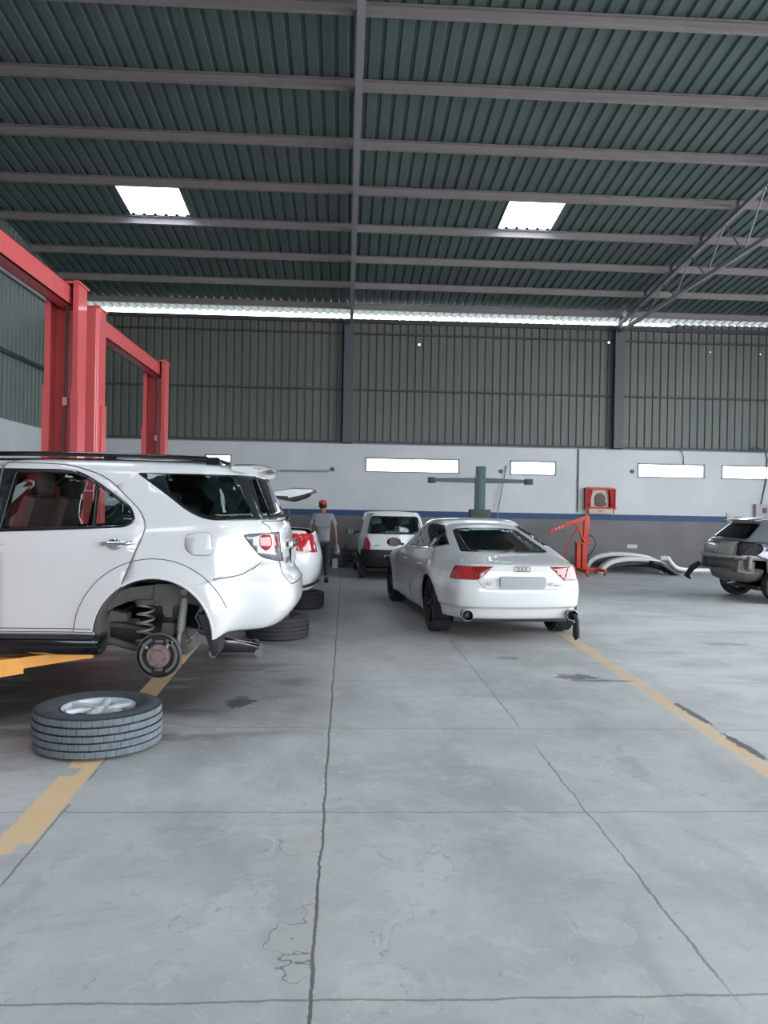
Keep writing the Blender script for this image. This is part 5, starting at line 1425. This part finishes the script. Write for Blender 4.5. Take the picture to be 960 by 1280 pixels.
m = MB(); m.cyl((6.03, -.09, .80), (5.80, -.09, 1.22), .028, 14); m.cyl((5.84, -.09, 1.15), (5.76, -.09, 1.28), .015, 10); m.build('hydraulic_ram', M['crane_orange'], cr)
MB().tube([(6.12, -.08, 1.0), (6.26, -.10, .92), (6.31, -.10, .76), (6.24, -.10, .60), (6.12, -.10, .45), (6.10, -.09, .25)], .013, 8).build('hydraulic_hose', M['black_plastic'], cr)
m = MB(); m.b2(5.75, 6.42, -.09, -.01, .08, .16, bev=.008); m.b2(5.82, 5.90, -.9, .1, .08, .16, bev=.008); m.b2(6.36, 6.44, -.6, .15, .08, .15, bev=.008); m.build('base_leg', M['crane_orange'], cr)
for x, y in ((5.86, -.88), (5.86, .08), (6.40, -.56), (6.40, .12)): MB().cyl((x-.02, y, .042), (x+.02, y, .042), .042, 18, bev=.006).build('caster', M['steel'], cr)

# bumper covers on the floor
def bumper_cover(name, loc, pts, depth, material, label, inner, lip=.05, rz=0, holes=False, group=None):
    """shell swept over an arch (x,z) with rolled edges; an inner grille web is a part"""
    root = empty(name, loc, rz, label, 'bumper', group)
    n = len(pts); xs = [p[0] for p in pts]; q = np.linspace(0, n-1, 33)
    X_ = pchip(range(n), xs, q); Z_ = pchip(range(n), [p[1] for p in pts], q)
    rows = []
    for i in range(len(q)):
        a = Vector((X_[max(0, i-1)], 0, Z_[max(0, i-1)])); b = Vector((X_[min(32, i+1)], 0, Z_[min(32, i+1)])); t = (b-a).normalized(); nr = Vector((-t.z, 0, t.x))
        c = Vector((X_[i], 0, Z_[i])); k = .85+.15*math.sin(PI*i/32)
        row = []
        for y, o in ((-depth*.5, -.11), (-depth*.5, -.04), (-depth*.44, -.005), (-depth*.2, .0), (-depth*.05, -.035), (depth*.1, -.03), (depth*.22, .0), (depth*.42, -.01), (depth*.5, -.05), (depth*.5, -lip-.06)):
            row.append(c+Vector((0, y*k, 0))+nr*o)
        rows.append(row)
    o = MB().grid(rows).build('cover', material, root); md = o.modifiers.new('t', 'SOLIDIFY'); md.thickness = .005
    if inner:
        w = []
        for i in range(5, 28):
            t0 = Vector((X_[i], 0, Z_[i])); w.append([t0+Vector((0, -depth*.42, -.09)), t0+Vector((0, -depth*.40, -.20)), t0+Vector((0, -depth*.2, -.24))])
        o2 = MB().grid([[Vector((p.x, p.y, max(.02, p.z))) for p in r_] for r_ in w]).build('inner_grille', inner, root); md = o2.modifiers.new('t', 'SOLIDIFY'); md.thickness = .006
    return root
bumper_cover('bumper_cover', (0, 20.42, 0), [(6.30, .02), (6.34, .22), (6.55, .42), (7.1, .53), (7.7, .50), (8.15, .38), (8.38, .05)], .42, M['white_paint'], 'white bumper cover arched on its ends, rear one of the pile by the wall', M['black_plastic'])
bumper_cover('bumper_cover', (.08, 19.90, 0), [(6.42, .02), (6.55, .22), (6.80, .36), (7.3, .43), (7.8, .41), (8.15, .28), (8.44, .02)], .34, M['silver_light'] if 'silver_light' in M else M['white_trim'], 'grey white bumper cover with dark grille, front one of the pile by the wall', M['black_plastic'])
bumper_cover('bumper_cover', (0, 19.50, 0), [(7.75, .36), (7.95, .34), (8.15, .24), (8.35, .11), (8.48, .015)], .30, M['black_plastic'], 'short black trim arch leaning on the right end of the bumper pile', None)
bumper_cover('bumper_cover', (0, 20.45, 0), [(8.33, .42), (8.55, .44), (8.68, .30), (8.85, .16), (9.3, .12), (9.8, .12), (10.2, .13)], .26, M['white_paint'], 'long white bumper cover lying low along the wall beside the damaged car', None)

# shrine on the wall (a plain stand-in for the devotional picture)
sh = empty('wall_shrine', (6.87, 20.99, 1.54), 0, 'red wooden wall shrine box holding a dark picture, above the blue stripe', 'shrine')
M['shrine_red'] = mat('shrine_red', (.50, .045, .045), .5, vary=.15); M['cream'] = mat('cream', (.55, .42, .33), .6, vary=.15)
m = MB(); m.b2(-.41, .41, -.02, 0, .12, .68); m.b2(-.41, -.39, -.16, 0, .10, .66); m.b2(.39, .41, -.16, 0, .10, .66); m.b2(-.42, .42, -.17, 0, .64, .665); m.b2(-.36, .36, -.16, 0, .665, .69, bev=.008); m.b2(-.43, .43, -.20, 0, .13, .155)
m.build('box_frame', M['shrine_red'], sh, smooth=False)
for s in (1, -1):
    rows = [[(s*(.385-.16*t*(1 if z > .4 else .75)), -.14-.012*math.sin(t*22), z) for t in np.linspace(0, 1, 12)] for z in (.64, .55, .4, .28, .16)]
    o = MB().grid(rows).build('curtain', M['shrine_red'], sh); md = o.modifiers.new('t', 'SOLIDIFY'); md.thickness = .006
pic = MB().b2(-.24, .24, -.06, -.045, .17, .63).build('picture', M['cream'], sh, smooth=False)
MB().sphere((0, -.062, .37), .19, (.85, .06, .95), 20).sphere((.02, -.066, .25), .15, (1.2, .06, .5), 16).build('dark_shape', mat('picture_dark', (.09, .065, .055), .6, vary=.6, vscale=18), pic)
m = MB(); m.b2(-.32, .32, -.17, -.02, -.01, .12, bev=.006); d_ = m.build('drawer', M['cream'], sh); MB().b2(-.07, .05, -.178, -.170, .045, .062).build('drawer_pull', M['black_plastic'], d_)
for s in (1, -1): MB().b2(s*.36-.012, s*.36+.012, -.15, -.12, -.06, .12, bev=.003).build('bracket', M['shrine_red'], sh)

# small wall fittings
tag(MB().b2(-1.76, -.46, WY-.10, WY-.05, 2.50, 2.545, bev=.005).b2(-1.70, -1.66, WY-.05, WY, 2.51, 2.54).b2(-.56, -.52, WY-.05, WY, 2.51, 2.54).build('wall_rail', mat('rail_grey', (.25, .26, .27), .6)), 'grey horizontal bar fixed to the white wall at left', 'rail')
for x, z, l in ((-.37, 2.585, 'small round black vent hole at the right end of the grey wall bar'), (4.17, 2.62, 'small round dark vent just left of the second window'), (7.77, 2.69, 'small round dark vent left of the third wide window')):
    tag(MB().cyl((x, WY+.0, z), (x, WY-.03, z), .055, 18, bev=.006).cyl((x, WY-.028, z), (x, WY-.045, z), .035, 14).build('wall_vent', M['column']), l, 'vent')
tag(MB().tube([(4.06, WY-.30, .02), (4.07, WY-.15, 1.5), (4.32, WY-.03, 2.78)], .014, 8).build('metal_rod', mat('rod_grey', (.22, .23, .24), .6)), 'thin grey rod leaning against the wall beside the aligner', 'rod')
tag(MB().tube([(6.28, WY-.03, 3.27), (6.28, WY-.03, 1.54)], .016, 8).build('wall_conduit', M['column']), 'straight dark vertical conduit on the wall left of the shrine', 'pipe')
tag(MB().tube([(9.05, WY-.05, 3.31), (9.14, WY-.04, 3.24), (9.19, WY-.03, 3.10), (9.19, WY-.02, 2.90)], .010, 6).build('wall_cable', M['column']), 'short black cable curling down over the third wide window', 'cable')
tag(MB().tube([(11.0, WY-.05, 3.33), (11.2, WY-.05, 3.42), (11.45, WY-.05, 3.36), (11.52, WY-.04, 3.1), (11.50, WY-.03, 2.5), (11.38, WY-.03, 1.86)], .016, 8).build('wall_cable', M['column']), 'black cable running down to the grey electrical box at right', 'cable')
eb = MB().b2(11.18, 11.7, WY-.14, WY, 1.50, 1.86, bev=.01).build('electrical_box', mat('box_grey', (.42, .40, .40), .6)); tag(eb, 'pale grey electrical box on the wall above the damaged car', 'box'); eb2 = MB().b2(11.36, 11.48, WY-.155, WY-.14, 1.62, 1.76, bev=.004).build('breaker_cover', M['column'], eb)
sk = MB().b2(10.42, 10.63, WY-.05, WY, 1.37, 1.60, bev=.008).build('socket_plate', mat('socket_cream', (.50, .50, .46), .6)); tag(sk, 'cream socket plate on the blue stripe left of the electrical box', 'socket')
for x in (10.48, 10.57): MB().b2(x-.025, x+.025, WY-.062, WY-.05, 1.44, 1.53, bev=.004).build('switch', M['cream'], sk)
tag(MB().b2(7.68, 7.95, WY-.006, WY, .60, .70).build('wall_sticker', mat('sticker_white', (.6, .6, .62), .6, vary=.25, vscale=40), smooth=False), 'small white paper label on the grey wall above the bumpers', 'label')
tag(MB().tube([(-1.6, WY-.04, .46), (.1, WY-.04, .46)], .02, 8).build('low_pipe', M['column']), 'dark pipe low on the grey wall behind the walking man', 'pipe')

# black steel stand and things by the wall
st = empty('steel_stand', (.21, 20.70, 0), 0, 'black metal stand with crossed struts by the wall, left of the hatchback', 'stand')
m = MB(); 
for x in (-.2, .2):
    for y in (-.18, .18): m.b2(x-.018, x+.018, y-.018, y+.018, 0, .42, bev=.003)
m.b2(-.22, .22, -.2, .2, .40, .44, bev=.005); m.build('frame', M['black_plastic'], st)
for z in (.10, .21): MB().b2(-.2, .2, -.19, .19, z, z+.05, bev=.005).build('shelf', M['black_plastic'], st)
MB().box((-.19, -.1, .52), (.05, .05, .22), bev=.005).build('upright', M['black_plastic'], st); MB().box((.19, -.1, .50), (.035, .035, .34), rot=(0, -.45, 0), bev=.004).build('strut', M['black_plastic'], st)
bx = empty('tool_cabinet', (-.17, 20.78, 0), 0, 'small dark grey cabinet on the floor against the back wall', 'cabinet')
MB().b2(-.13, .13, -.15, .15, .02, .36, bev=.01).build('body', mat('dark_grey', (.05, .055, .06), .6), bx)
for z in (.08, .19, .29): MB().b2(-.115, .115, -.158, -.150, z-.03, z+.045, bev=.003).build('drawer', M['column'], bx)
cn = empty('canister', (-.25, 20.3, 0), 0, 'white plastic canister on the floor to the right of the walking man', 'canister')
MB().b2(-.07, .07, -.09, .09, 0, .24, bev=.02).build('body', mat('white_plastic', (.75, .76, .78), .4), cn); MB().cyl((-.02, 0, .235), (-.02, 0, .27), .025, 14).build('cap', M['black_plastic'], cn)

# person walking away
def skin_obj(name, V, E, material, parent, sub=2):
    me = bpy.data.meshes.new(name); me.from_pydata([v[:3] for v in V], E, []); me.update()
    o = bpy.data.objects.new('tmp_skin', me); COL.objects.link(o)
    o.modifiers.new('s', 'SKIN'); 
    sv = me.skin_vertices[0].data if me.skin_vertices else None
    if sv is None:
        bm_ = bmesh.new(); bm_.from_mesh(me); bm_.verts.layers.skin.verify(); bm_.to_mesh(me); bm_.free(); sv = me.skin_vertices[0].data
    for i, v in enumerate(V):
        r = v[3]; sv[i].radius = r if isinstance(r, tuple) else (r, r); sv[i].use_root = (i == 0)
    s = o.modifiers.new('u', 'SUBSURF'); s.levels = sub; s.render_levels = sub
    bpy.context.view_layer.update()
    ev = o.evaluated_get(bpy.context.evaluated_depsgraph_get()); m2 = bpy.data.meshes.new_from_object(ev)
    bpy.data.objects.remove(o); bpy.data.meshes.remove(me)
    m2.materials.clear(); m2.materials.append(material); m2.polygons.foreach_set('use_smooth', [True]*len(m2.polygons)); m2.name = name
    return link(name, m2, parent)
pr = empty('person', (-.47, 16.30, 0), .04, 'man in a red cap, grey t-shirt and dark jeans walking away, seen from behind', 'person')
LS, RS = (-.185, -.01, 1.385), (.185, -.01, 1.385)
LE, RE = (-.262, -.03, 1.12), (.255, -.03, 1.12); LW, RW = (-.31, .06, .90), (.285, .02, .87)
V = [(0, 0, .95, (.115, .08)), (0, 0, 1.10, (.135, .095)), (0, -.01, 1.28, (.155, .105)), (0, -.01, 1.40, (.10, .075)), (0, .005, 1.46, .055), (0, .015, 1.52, .060), (0, .02, 1.575, (.072, .088)), (0, .015, 1.635, (.070, .082)), (0, .01, 1.675, (.045, .052)),
     (*LS, .058), (*LE, .042), (*LW, .028), (LW[0]-.01, LW[1]+.02, LW[2]-.06, (.034, .018)), (*RS, .058), (*RE, .042), (*RW, .028), (RW[0], RW[1]+.02, RW[2]-.06, (.034, .018)),
     (-.09, 0, .86, .09), (-.10, .10, .48, .058), (-.09, .12, .09, .038), (.09, 0, .86, .09), (.095, .02, .48, .058), (.09, -.10, .13, .038)]
E_ = [(0, 1), (1, 2), (2, 3), (3, 4), (4, 5), (5, 6), (6, 7), (7, 8), (2, 9), (9, 10), (10, 11), (11, 12), (2, 13), (13, 14), (14, 15), (15, 16), (0, 17), (17, 18), (18, 19), (0, 20), (20, 21), (21, 22)]
for base, W_, sg in ((12, V[12], -1), (16, V[16], 1)):
    for k, L in enumerate((.060, .068, .064, .052)):
        off = (-.024+.016*k); b0 = len(V)
        V.append((W_[0]+off*.3, W_[1]+off, W_[2]-.03, .010)); V.append((W_[0]+off*.3-sg*.006, W_[1]+off*1.1, W_[2]-.03-L*.55, .009)); V.append((W_[0]+off*.3-sg*.022, W_[1]+off*1.1, W_[2]-.03-L, .008))
        E_ += [(base, b0), (b0, b0+1), (b0+1, b0+2)]
    b0 = len(V); V.append((W_[0]-sg*.012, W_[1]+.03, W_[2]+.0, .011)); V.append((W_[0]-sg*.02, W_[1]+.052, W_[2]-.035, .010)); E_ += [(base, b0), (b0, b0+1)]
skin_obj('body', V, E_, M['skin'], pr)
V = [(0, -.005, 1.02, (.168, .125)), (0, -.005, .86, (.178, .135)), (0, 0, 1.16, (.160, .12)), (0, -.01, 1.30, (.178, .125)), (0, -.01, 1.405, (.115, .088)), (0, 0, 1.44, (.066, .062)),
     (-.185, -.01, 1.375, .078), (-.232, -.02, 1.24, .070), (-.25, -.026, 1.17, .072), (.185, -.01, 1.375, .078), (.228, -.02, 1.24, .070), (.245, -.026, 1.17, .072)]
skin_obj('t_shirt', V, [(1, 0), (0, 2), (2, 3), (3, 4), (4, 5), (3, 6), (6, 7), (7, 8), (3, 9), (9, 10), (10, 11)], M['shirt'], pr)
V = [(0, 0, .95, (.168, .125)), (-.088, 0, .82, .104), (-.098, .095, .50, .072), (-.095, .115, .30, .058), (-.09, .12, .10, .055), (.088, 0, .82, .104), (.095, .025, .50, .072), (.092, -.04, .30, .058), (.09, -.095, .14, .055)]
skin_obj('jeans', V, [(0, 1), (1, 2), (2, 3), (3, 4), (0, 5), (5, 6), (6, 7), (7, 8)], M['jeans'], pr)
for x, y, z, rx in ((-.09, .16, .045, 0), (.09, -.06, .065, -.35)):
    m = MB(); m.box((x, y, z), (.092, .26, .075), rot=(rx, 0, 0), bev=.028, taper=(.8, .75)); m.build('shoe', M['shoe'], pr)
m = MB(); m.sphere((0, .008, 1.652), .100, (.92, 1.08, .62), 20); m.box((0, .125, 1.635), (.13, .10, .012), rot=(-.15, 0, 0), bev=.005); m.build('cap', M['cap'], pr)
MB().sphere((0, -.01, 1.60), .092, (.90, .98, .72), 20).build('hair', M['hair'], pr)
for s in (1, -1): MB().sphere((s*.080, .015, 1.575), .024, (.35, .7, 1.1), 12).build('ear', M['skin'], pr)
m = MB(); m.sphere((0, .112, 1.56), .016, (.7, 1, 1.2), 10); m.build('nose', M['skin'], pr)
for s in (1, -1): MB().sphere((s*.032, .094, 1.585), .010, (1.2, .6, .7), 8).build('eye', M['hair'], pr)
MB().sphere((0, .098, 1.525), .016, (1.3, .4, .3), 8).build('mouth', M['cap'], pr)

rg_ = MB(); random.seed(5); rows = []
for i in range(9):
    a = i/8; rows.append([(-.165+.05*math.cos(2*PI*j/10)*(.5+a*.9)+random.uniform(-.008, .008), 16.35+.035*math.sin(2*PI*j/10)*(.6+a), .79-.20*a+random.uniform(-.01, .01)) for j in range(10)])
rg_.grid(rows, closed_v=True); rg_.bm.faces.new([rg_.bm.verts.new(p) for p in rows[-1]]); rg_.bm.faces.new([rg_.bm.verts.new(p) for p in rows[0]])
tag(rg_.build('rag', mat('rag_grey', (.20, .20, .19), .9, vary=.3)), 'crumpled grey rag held in the right hand of the walking man', 'cloth')
w = bpy.data.worlds.new('daylight'); SC.world = w; w.use_nodes = True
nt = w.node_tree; bg = nt.nodes['Background']
bg.inputs[0].default_value = (.91, .955, 1, 1); bg.inputs[1].default_value = 8.8
SC.view_settings.exposure = 0.0
SC.cycles.use_denoising = True
try: SC.cycles.denoiser = 'OPENIMAGEDENOISE'
except Exception: pass
SC.cycles.max_bounces = 10; SC.cycles.diffuse_bounces = 5; SC.cycles.transparent_max_bounces = 16; SC.cycles.glossy_bounces = 4
SC.cycles.caustics_reflective = False; SC.cycles.caustics_refractive = False
SC.cycles.sample_clamp_indirect = 6
SC.cycles.use_adaptive_sampling = False

def portal(loc, rot, sx, sy):
    d = bpy.data.lights.new('daylight_portal', 'AREA'); d.shape = 'RECTANGLE'; d.size = sx; d.size_y = sy; d.cycles.is_portal = True
    o = bpy.data.objects.new('daylight_portal', d); COL.objects.link(o); o.location = loc; o.rotation_euler = rot
for a, b_, y0, y1 in SK: portal(((a+b_)/2, (y0+y1)/2, RZ((y0+y1)/2)+.06), (0, 0, 0), b_-a, y1-y0)
portal((6.9, YF-.02, 2.1), (PI/2, 0, 0), 15.4, 4.2)
portal((WX1+.3, (YF+15)/2, 3.4), (0, PI/2, 0), 6.8, 15-YF)
portal((3.8, WY+.35, 6.75), (-PI/2, 0, 0), 22, .3)
cam = bpy.data.cameras.new('camera'); co = bpy.data.objects.new('camera', cam); COL.objects.link(co)
cam.sensor_fit = 'VERTICAL'; cam.sensor_height = 24; cam.lens = 24*980/1280; cam.clip_end = 200
psi, pit, rho = .049, -.004, .018
f = Vector((math.sin(psi)*math.cos(pit), math.cos(psi)*math.cos(pit), math.sin(pit)))
r = Vector((math.cos(psi), -math.sin(psi), 0)); u = r.cross(f)
r2 = r*math.cos(rho)+u*math.sin(rho); u2 = u*math.cos(rho)-r*math.sin(rho)
co.matrix_world = Matrix(((r2.x, u2.x, -f.x, 0), (r2.y, u2.y, -f.y, 0), (r2.z, u2.z, -f.z, 1.55), (0, 0, 0, 1)))
SC.camera = co
SC.view_settings.view_transform = 'Standard'; SC.view_settings.look = 'None'; SC.view_settings.gamma = 1; SC.view_settings.use_curve_mapping = False
